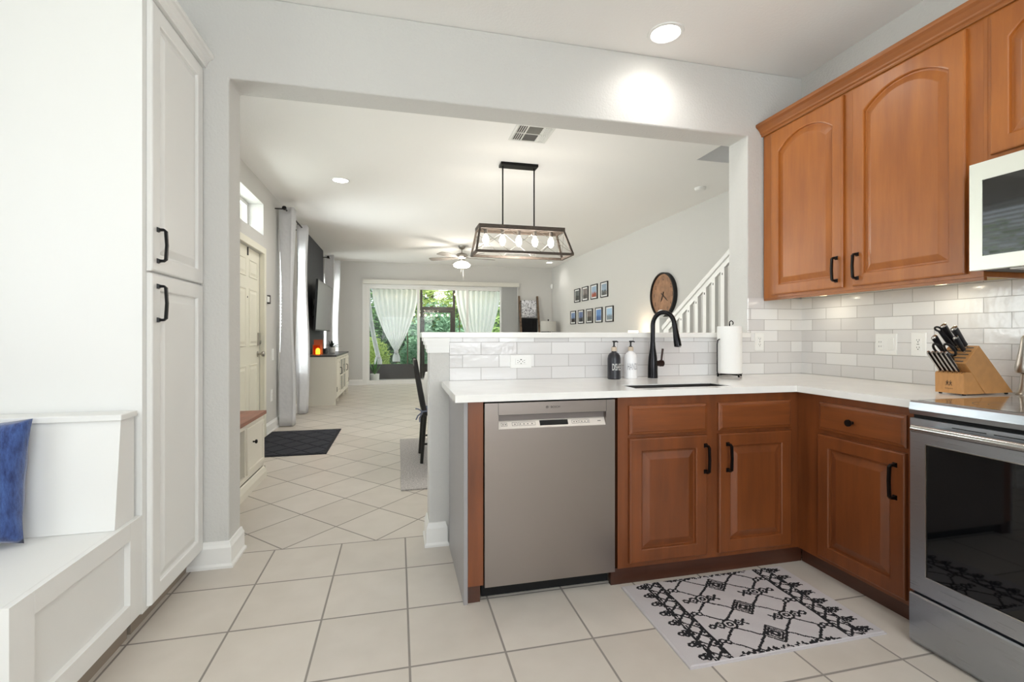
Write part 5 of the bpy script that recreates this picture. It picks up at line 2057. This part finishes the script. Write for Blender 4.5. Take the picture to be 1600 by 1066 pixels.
# ------------------------------------------------------------------ right wall: pictures, clock, lamp
pc = [(9.792, 2.162, 'top', 'first', (90, 96, 96), (60, 62, 58)), (9.341, 2.166, 'top', 'second', (120, 112, 110), (70, 66, 66)),
      (8.873, 2.166, 'top', 'third', (150, 172, 196), (150, 74, 58)), (8.393, 2.166, 'top', 'fourth', (140, 160, 180), (64, 66, 70)),
      (10.038, 1.694, 'bottom', 'first', (120, 142, 180), (60, 56, 56)), (9.576, 1.694, 'bottom', 'second', (96, 112, 150), (56, 56, 62)),
      (9.108, 1.694, 'bottom', 'third', (110, 100, 96), (64, 58, 56)), (8.645, 1.694, 'bottom', 'fourth', (90, 132, 190), (54, 86, 140)),
      (8.162, 1.694, 'bottom', 'fifth', (160, 190, 220), (120, 130, 140))]
for i, (y, zt, row, nth, c1, c2) in enumerate(pc):
    w2, h2 = .163, .146
    zc = zt - h2
    look = ['grey street view', 'dim brown view', 'red building under blue sky', 'blue sky over dark roofs', 'pale blue sky over dark ground', 'dusky blue sky', 'dark brown view', 'deep blue sea view', 'hazy pale blue skyline'][i]
    o = thing('picture_frame', 'black framed photo of a %s, %s in the %s row' % (look, nth, row), 'picture', (XRR, y, zc), 'framed photos on the right wall')
    mb = MB()
    t = .016
    for b in ((y - w2, y - w2 + t, zc - h2, zc + h2), (y + w2 - t, y + w2, zc - h2, zc + h2), (y - w2 + t, y + w2 - t, zc - h2, zc - h2 + t), (y - w2 + t, y + w2 - t, zc + h2 - t, zc + h2)):
        mb.box(XRR - .022, XRR - .0005, *b)
    mb.build('frame', matte_m, o)
    box('mat_board', print_m, (XRR - .012, XRR - .0008, y - w2 + t, y + w2 - t, zc - h2 + t, zc + h2 - t), o)
    box('print', print_mat('print_%s_%s' % (row, nth), c1, c2, .42, 6 + i), (XRR - .0135, XRR - .0122, y - w2 + .05, y + w2 - .05, zc - h2 + .042, zc + h2 - .042), o)

ck = thing('wall_clock', 'large round brown wooden wall clock with a black rim above the stair rail', 'clock', (XRR, 6.30, 1.745))
cyy, czz, rr_ = 6.30, 1.742, .33
MB().lathe([(rr_, -.0004), (rr_, -.055), (rr_ - .018, -.060), (rr_ - .022, -.045), (rr_ - .022, -.0004)], (XRR, cyy, czz), 64, 'x', cap=False).build('rim', matte_m, ck, smooth=True)
MB().lathe([(rr_ - .0225, -.001), (rr_ - .0225, -.030)], (XRR, cyy, czz), 64, 'x').build('face', clockf_m, ck)
XF = XRR - .0312
for h in range(1, 13):
    a = R(90 - 30 * h)
    rad = .245
    py, pz = -math.cos(a) * rad, math.sin(a) * rad     # seen from -x: +y is to the left

    def fn(u, v, py=py, pz=pz):
        return (XF, cyy + py - u, czz + pz - .028 + v)
    text_mb(str(h), .085, fn, squeeze=.8).build('numeral', clockn_m, ck, recalc=False)
mb = MB()


def hand(a, ln, w_):
    d = Vector((-math.cos(a), math.sin(a)))
    n_ = Vector((-d.y, d.x))
    pts = [d * -.05 + n_ * w_, d * ln * .6 + n_ * w_ * 1.3, d * ln, d * ln * .6 - n_ * w_ * 1.3, d * -.05 - n_ * w_]
    mb.prism([(cyy + p.x, czz + p.y) for p in pts], 'x', XF - .006, XF - .003)


hand(R(-35), .17, .007)
hand(R(-118), .115, .009)
mb.lathe([(.014, -.003), (.014, -.008)], (XF, cyy, czz), 14, 'x')
mb.build('hands', clockn_m, ck)

# lit lamp whose shade just clears the ledge
tt = thing('side_table', 'small side table under the lit lamp by the right wall', 'table', (3.6, 6.85, 0))
MB().lathe([(.20, .58), (.20, .60)], (3.57, 6.83, 0), 28).build('top', driftwood_m, tt)
MB().tube([(3.57, 6.83, .58), (3.57, 6.83, .02)], .02, 10).build('leg', driftwood_m, tt)
MB().lathe([(.14, 0), (.14, .02)], (3.57, 6.83, .0003), 24).build('foot', driftwood_m, tt)
la = thing('table_lamp', 'small table lamp with a glowing white shade by the right wall below the clock', 'lamp', (3.57, 6.83, .60))
MB().lathe([(.05, 0), (.05, .015), (.018, .03), (.03, .12), (.035, .20), (.012, .28), (.008, .44)], (3.57, 6.83, .6003), 20).build('base', pot_m, la, smooth=True)
MB().lathe([(.085, .42), (.076, .625)], (3.57, 6.83, .6003), 28, cap=False).build('shade', shade_lit_m, la, smooth=True)
lamp('lamp_glow', 'POINT', (3.62, 6.85, 1.26), 2.2, (1, .80, .55), shadow_soft_size=.04)

# far corner: blanket ladder and grey lamp
ld = thing('blanket_ladder', 'dark wooden blanket ladder leaning on the far wall', 'ladder', (3.15, 11.4, 0))
for x in (2.925, 3.395):
    MB().tube([(x + .03, 11.15, .0015), (x, 11.53, 2.13)], .022, 4, square=True).build('side_rail', ladder_m, ld)
for z in (.45, .9, 1.55, 2.0):
    y = 11.15 + .38 * z / 2.13
    MB().tube([(2.935, y, z), (3.40, y, z)], .014, 8).build('rung', ladder_m, ld)


def draped(name, label, x0, x1, zt, zb, m, bulge=.02):
    o = thing(name, label, 'blanket', ((x0 + x1) / 2, 11.4, zt))
    mb = MB()

    def fn(u, v):
        # v: 0 front bottom, over rung, 1 back bottom
        yr = 11.15 + .38 * zt / 2.13
        if v < .6:
            z = zb + (zt + .017 - zb) * v / .6
            y = yr - .02 - bulge * math.sin(PI * v / .6) * .5
        elif v < .7:
            q = (v - .6) / .1
            z = zt + .017 + .004 * math.sin(PI * q)
            y = yr - .02 + .04 * q
        else:
            q = (v - .7) / .3
            z = zt + .017 - (zt - zb) * .45 * q
            y = yr + .02
        return (x0 + (x1 - x0) * u, y + .006 * math.sin(u * 17 + v * 2), z)
    mb.grid(fn, 24, 40)
    q = mb.build('cloth', m, o, smooth=True, recalc=False, angle=180)
    mo = q.modifiers.new('thickness', 'SOLIDIFY')
    mo.thickness = .006
    return o


draped('scroll_blanket', 'white blanket with grey scroll print on the upper rung of the ladder', 2.972, 3.355, 2.0, 1.60, scroll_m)
draped('black_blanket', 'black blanket hanging on the ladder below the printed one', 2.965, 3.36, 1.55, .95, blackcloth_m)
fl = thing('floor_lamp', 'grey drum shade floor lamp in the far right corner', 'lamp', (3.5, 11.0, 0))
MB().lathe([(.14, 0), (.14, .02), (.012, .03), (.012, 1.50), (.02, 1.53), (0, 1.545)], (3.51, 10.98, .0003), 24).build('stand', black_m, fl, smooth=True)
MB().lathe([(.195, 1.245), (.185, 1.49)], (3.51, 10.98, 0), 32, cap=False).build('shade', shade_m, fl, smooth=True)
MB().lathe([(.012, 1.30), (.19, 1.302), (.19, 1.304), (.012, 1.303)], (3.51, 10.98, 0), 32).build('spider', black_m, fl)
bt = thing('plant_stand', 'tall black stand beside the ladder, its top just above the ledge', 'stand', (3.42, 11.1, 0))
box('top', matte_m, (3.27, 3.49, 10.70, 10.795, 1.215, 1.24), bt)
for x in (3.28, 3.47):
    box('leg', matte_m, (x, x + .015, 10.74, 10.755, 0, 1.2148), bt)

# ------------------------------------------------------------------ stair with balustrade
st = thing('staircase', 'white staircase rising toward the viewer along the right wall', 'staircase', (3.3, 4.2, 0))
SL = .60
rail_z = lambda y: 1.905 - SL * (y - 3.73)
mb = MB()
for k in range(8):
    y1 = 5.30 - k * .30
    mb.box(2.93, 3.785, y1 - .30, y1, max(0, .18 * (k - 1)), .18 * (k + 1))
mb.build('steps', mat('stair_carpet', (150, 146, 140), .95), st)
mb = MB()
mb.prism([(4.822, 0.001), (4.822, .12 + SL * .498), (2.85, .12 + SL * 2.47), (2.85, .001)], 'x', 2.86, 2.925)
mb.build('stringer', trim_m, st)
bl = thing('balustrade', 'white painted stair balustrade with sloping handrail and square balusters', 'railing', (2.89, 4.2, 0))
yA, yB_ = 4.80, 2.86
mb = MB()
mb.rings([[(2.862, yA, rail_z(yA) - .052), (2.918, yA, rail_z(yA) - .052), (2.925, yA, rail_z(yA) - .02), (2.915, yA, rail_z(yA)), (2.865, yA, rail_z(yA)), (2.855, yA, rail_z(yA) - .02)],
          [(2.862, yB_, rail_z(yB_) - .052), (2.918, yB_, rail_z(yB_) - .052), (2.925, yB_, rail_z(yB_) - .02), (2.915, yB_, rail_z(yB_)), (2.865, yB_, rail_z(yB_)), (2.855, yB_, rail_z(yB_) - .02)]])
mb.build('handrail', trim_m, bl)
mb = MB()
mb.rings([[(x_, y_, rail_z(y_) + dz) for x_, dz in ((2.878, -.11), (2.902, -.11), (2.902, -.053), (2.878, -.053))] for y_ in (yA, yB_)])
mb.build('sub_rail', trim_m, bl)
y = 4.712
while y > 2.92:
    b = MB().box(2.872, 2.908, y - .026, y + .026, .13 + SL * (5.32 - y) + .02, rail_z(y) - .095).build('baluster', trim_m, bl)
    # screw cap seen under the rail
    box('screw_cap', slot_m, (2.869, 2.8718, y - .004, y + .004, rail_z(y) - .165, rail_z(y) - .145), b)
    y -= .131
nw = thing('newel_post', 'white newel post with a ball cap at the foot of the stair railing', 'post', (2.89, 4.87, 0))
MB().box(2.846, 2.928, 4.828, 4.912, 0.001, 1.335).build('shaft', trim_m, nw)
MB().box(2.835, 2.945, 4.815, 4.925, 1.3355, 1.36).build('cap', trim_m, nw, .004)
MB().sphere((2.89, 4.87, 1.40), .042, 20, 12).build('ball', trim_m, nw, smooth=True)

# ------------------------------------------------------------------ sliding door, valance, blinds
d2 = bpy.data.objects.new('door_2', None)
col.objects.link(d2)
d2.location = (1.1, YF, 0)
struct(d2)
mb = MB()
mb.box(-.74, -.70, YF + .02, YF + .14, .03, 2.36)
mb.box(2.86, 2.90, YF + .02, YF + .14, .03, 2.36)
mb.box(-.70, 2.86, YF + .02, YF + .14, 2.31, 2.36)
mb.box(-.74, 2.90, YF + .005, YF + .19, .0, .03)
mb.build('frame', trim_m, d2)
for i, (a, b, yy) in enumerate(((-.70, .507, .05), (.447, 1.686, .09), (1.626, 2.86, .05))):
    mb = MB()
    t = .055
    mb.box(a, a + t, YF + yy, YF + yy + .03, .031, 2.31)
    mb.box(b - t, b, YF + yy, YF + yy + .03, .031, 2.31)
    mb.box(a + t, b - t, YF + yy, YF + yy + .03, .031, .10)
    mb.box(a + t, b - t, YF + yy, YF + yy + .03, 2.25, 2.31)
    p = mb.build('sliding_panel', trim_m, d2)
    box('glass', glass_m, (a + t, b - t, YF + yy + .012, YF + yy + .018, .10, 2.25), p)
box('casing', trim_m, (-.80, -.741, YF - .012, YF - .0003, 0, 2.37), d2)
vb = thing('vertical_blinds', 'grey vertical blinds stacked open at the right of the sliding door', 'blinds', (1.06, YF - .06, 2.4))
box('valance', mat('valance_cream', (212, 210, 202), .5), (-.79, 2.91, YF - .13, YF - .013, 2.345, 2.445), vb, .004)
for k in range(15):
    x = 2.445 + k * .029
    mb = MB()
    mb.add([(x + .027, YF - .10, .03), (x, YF - .036, .03), (x, YF - .036, 2.344), (x + .027, YF - .10, 2.344)], [(0, 1, 2, 3)])
    q = mb.build('slat', blind_m, vb, recalc=False)
    mo = q.modifiers.new('thickness', 'SOLIDIFY')
    mo.thickness = .0015
box('end_slat', trim_m, (2.876, 2.894, YF - .09, YF - .02, .03, 2.344), vb)

# ------------------------------------------------------------------ covered patio beyond the door
struct(box('floor_patio', patio_m, (-1.1, 4.4, YF + .2, 13.35, -.12, -.01)))
struct(box('ceiling_patio', trim_m, (-1.1, 4.4, YF + .2, 13.30, 2.56, 2.7)))
LY = 13.2
sw = thing('screen_wall', 'dark bronze patio screen frame with grey kick panels and a door frame', 'screen', (1.5, LY, -.01))
mb = MB()
for a, b in ((-.86, -.80), (.586, .645), (1.47, 1.53), (2.80, 2.86), (4.2, 4.26)):
    mb.box(a, b, LY - .03, LY + .03, -.01, 2.45)
mb.box(-.86, 4.26, LY - .03, LY + .03, 2.40, 2.56)
mb.box(.645, 1.47, LY - .03, LY + .03, 1.84, 1.93)
mb.build('posts', bronze_m, sw)
for a, b in ((-.80, .586), (1.53, 2.80), (2.86, 4.2)):
    box('kick_panel', kick_m, (a, b, LY - .012, LY + .012, -.01, .385), sw)
mb = MB()
for a, b, c, d_ in ((.65, .70, 0, 1.835), (1.40, 1.465, 0, 1.835), (.70, 1.40, 1.775, 1.835), (.70, 1.40, .0, .38)):
    mb.box(a, b, LY - .02, LY + .02, c, d_)
mb.build('screen_door', bronze_m, sw)
# side screen on the left
mb = MB()
for y in (11.86, 12.6):
    mb.box(-.90, -.85, y, y + .05, -.01, 2.56)
mb.box(-.90, -.85, 11.91, LY - .03, 2.40, 2.56)
mb.build('side_posts', bronze_m, sw)
box('side_kick_panel', kick_m, (-.885, -.865, 11.91, LY - .03, -.01, .385), sw)
cr = thing('curtain_wire', 'thin dark rail carrying the sheer patio curtains', 'rail', (1, 13.1, 2.38))
MB().tube([(-.80, 13.08, 2.385), (2.9, 13.08, 2.385)], .010, 8).build('rail', bronze_m, cr)


def sheer(label, x0, x1, xk, zk, zb, Y, seed, wk=.035, wt=.16, zt=2.37):
    o = thing('sheer_curtain', label, 'curtain', (xk, Y, zb), 'tied sheer curtains on the patio')
    mb = MB()

    def fn(u, v):
        # v 0 at top, knot at .8, tail after
        if v <= .8:
            q = v / .8
            z = zt + (zk - zt) * q
            e_ = q ** 1.7 if True else q
            xa = x0 + (xk - wk - x0) * e_
            xb = x1 + (xk + wk - x1) * e_
            amp = .035 * (1 - .4 * q)
        else:
            q = (v - .8) / .2
            z = zk + (zb - zk) * q
            w_ = wk + (wt - wk) * math.sin(PI * min(1, q * .62)) ** .8
            xa, xb = xk - w_, xk + w_
            amp = .022
        x = xa + (xb - xa) * u
        y = Y + amp * math.sin(u * PI * 2 * 9 + seed) + .008 * math.sin(u * 50 + v * 6)
        return (x, y, z)
    mb.grid(fn, 120, 50)
    mb.build('fabric', sheer_m, o, smooth=True, recalc=False, angle=180)
    MB().lathe([(.0, -.06), (.045, -.045), (.06, 0), (.045, .045), (0, .06)], (xk, Y, zk), 14).build('knot', cloth_trans('knot_cloth', (236, 236, 238), 0, .4), o, smooth=True)
    return o


sheer('sheer white curtain knotted in the middle of the left patio bay', -.66, .53, -.045, .72, .46, 13.0, 1, wt=.10)
sheer('narrow sheer curtain hanging at the far left of the patio', -.80, -.70, -.50, .60, .40, 12.95, 2, wk=.06, wt=.10)
sheer('sheer white curtain in the right patio bay', 1.52, 2.76, 2.15, .50, .30, 13.0, 3)

fan('ceiling_fan', 'small patio ceiling fan with three lit shades seen through the sliding door', 1.14, 12.35, 2.56, .72, True, 28, 3, drop=.03)
sl_ = thing('string_lights', 'string of small warm bulbs across the top of the patio screen', 'string lights', (1, 13.1, 2.3))
pts = []
for k in range(41):
    t_ = k / 40
    x = -.75 + 3.5 * t_
    pts.append((x, 13.14, 2.32 - .10 * abs(math.sin(t_ * PI * 3)) ** 1.0))
MB().tube(pts, .004, 5).build('cable', matte_m, sl_)
for k in range(1, 14):
    p = pts[k * 3 - 1]
    MB().sphere((p[0], p[1], p[2] - .03), .022, 10, 6, (1, 1, 1.3)).build('bulb', mat('string_bulb', (255, 226, 180), .4, emis=6) if 'string_bulb' not in MATS else MATS['string_bulb'], sl_, smooth=True)
sl2 = thing('string_lights', 'short row of small bulbs hanging in the garden behind the screen door', 'string lights', (1, 14.1, 1.75))
pts = [(.3 + k * .16, 14.1, 1.80 - .03 * math.sin(PI * k / 9)) for k in range(10)]
MB().tube(pts, .004, 5).build('cable', matte_m, sl2)
for x in (.27, 1.77):
    MB().tube([(x, 14.1, -.02), (x, 14.1, 1.82)], .015, 6).build('pole', trunk_m, sl2)
for k in range(1, 9):
    MB().sphere((pts[k][0], 14.1, pts[k][2] - .035), .024, 10, 6, (1, 1, 1.3)).build('bulb', MATS['string_bulb'], sl2, smooth=True)

pp = thing('potted_plant', 'spiky green plant in a white pot on the patio just inside the screen', 'plant', (-.55, 12.7, 0))
px_, py_ = -.565, 12.45
MB().lathe([(.09, 0), (.105, .01), (.112, .20), (.10, .20), (.098, .17), (0, .17)], (px_, py_, -.0095), 24).build('pot', pot_m, pp, smooth=True)
mb = MB()
rnd = random.Random(9)
for k in range(14):
    a = k * 2.4
    el = .95 + .5 * rnd.random()
    d = Vector((math.cos(a) * math.cos(el), math.sin(a) * math.cos(el), math.sin(el)))
    leaf_blade(mb, Vector((px_, py_, .165)), d, .30 + .22 * rnd.random(), .020, .03)
mb.build('foliage', leafg_m, pp, smooth=True, recalc=False)

# ------------------------------------------------------------------ garden
struct(box('ground', grass_m, (-14, 16, 13.36, 26, -.14, -.02)))
struct(box('ground_side', grass_m, (-14, -3.01, -6, 13.35, -.14, -.02)))


def bush(name, label, cat, c, r, n, size, mi, seed, trunk=True, group=None):
    o = thing(name, label, cat, (c[0], c[1], -.02), group)
    rnd = random.Random(seed)
    mb = MB()
    for k in range(n):
        a = rnd.random() * 2 * PI
        cz = rnd.uniform(-1, 1)
        rr = (rnd.random() ** .35)
        s_ = math.sqrt(1 - cz * cz)
        d = Vector((s_ * math.cos(a), s_ * math.sin(a), cz))
        lump = 1 + .22 * noise.noise(d * 2.2 + Vector((seed, 0, 0)))
        p = Vector((c[0] + d.x * r[0] * rr * lump, c[1] + d.y * r[1] * rr * lump, c[2] + d.z * r[2] * rr * lump))
        if p.z < .0:
            p.z = rnd.random() * .2
        u = Vector((rnd.gauss(0, 1), rnd.gauss(0, 1), rnd.gauss(0, .6))).normalized()
        v = u.cross(Vector((rnd.gauss(0, 1), rnd.gauss(0, 1), rnd.gauss(0, 1)))).normalized()
        L_, W_ = size * rnd.uniform(.7, 1.4), size * rnd.uniform(.25, .45)
        mb.add([p - u * L_ * .5, p + v * W_ * .5 - u * L_ * .1, p + u * L_ * .5, p - v * W_ * .5 - u * L_ * .1], [(0, 1, 2, 3)])
    mb.build('foliage', foliage[mi], o, recalc=False)
    if trunk:
        h = c[2]
        MB().tube([(c[0], c[1], -.02), (c[0] + .04, c[1], h * .5), (c[0], c[1], h)], [.07, .05, .03], 8).build('stem', trunk_m, o)
    return o


for i, (x, y, z, rx, ry, rz, n, s_, mi, lab) in enumerate([
    (-1.9, 16.4, 1.9, 1.2, .9, 2.3, 3800, .16, 1, 'deep green tree at the far left behind the patio'),
    (.0, 17.2, 2.3, 1.5, .9, 2.6, 4500, .17, 4, 'dark tree behind the knotted curtain'),
    (1.1, 16.3, 2.9, 1.1, .8, 1.5, 4200, .14, 2, 'bright lime green tree crown above the screen door'),
    (1.2, 15.6, .95, 1.0, .7, 1.2, 3600, .16, 3, 'blue green shrub behind the screen door'),
    (2.6, 16.6, 2.1, 1.2, .9, 2.4, 4200, .16, 0, 'leafy green tree right of the screen door'),
    (4.2, 16.8, 2.0, 1.3, .9, 2.3, 3600, .16, 1, 'green tree at the far right behind the patio'),
    (-.75, 14.5, .50, .55, .4, .62, 2600, .10, 2, 'low bright shrub left of the knotted curtain'),
    (.55, 14.6, .48, .50, .4, .60, 2600, .10, 3, 'low blue green shrub right of the knotted curtain'),
    (2.9, 14.7, .55, .55, .4, .70, 2600, .10, 0, 'low green shrub at the right patio bay')]):
    bush('garden_tree' if z > 1.4 else 'garden_shrub', lab, 'tree' if z > 1.4 else 'shrub', (x, y, z), (rx, ry, rz), n, s_, mi, 20 + i, trunk=z > 1.4, group='garden greenery')
bush('side_hedge', 'leafy hedge outside the side window', 'shrub', (-3.6, 4.2, 1.3), (.6, 2.6, 1.5), 5000, .15, 0, 51, trunk=False)
fe = tag(box('garden_fence', mat('fence_grey', (96, 104, 104), .8, var=.1), (-4, 7, 18.2, 18.25, -.02, 2.2)), 'grey garden fence behind the trees', 'fence')
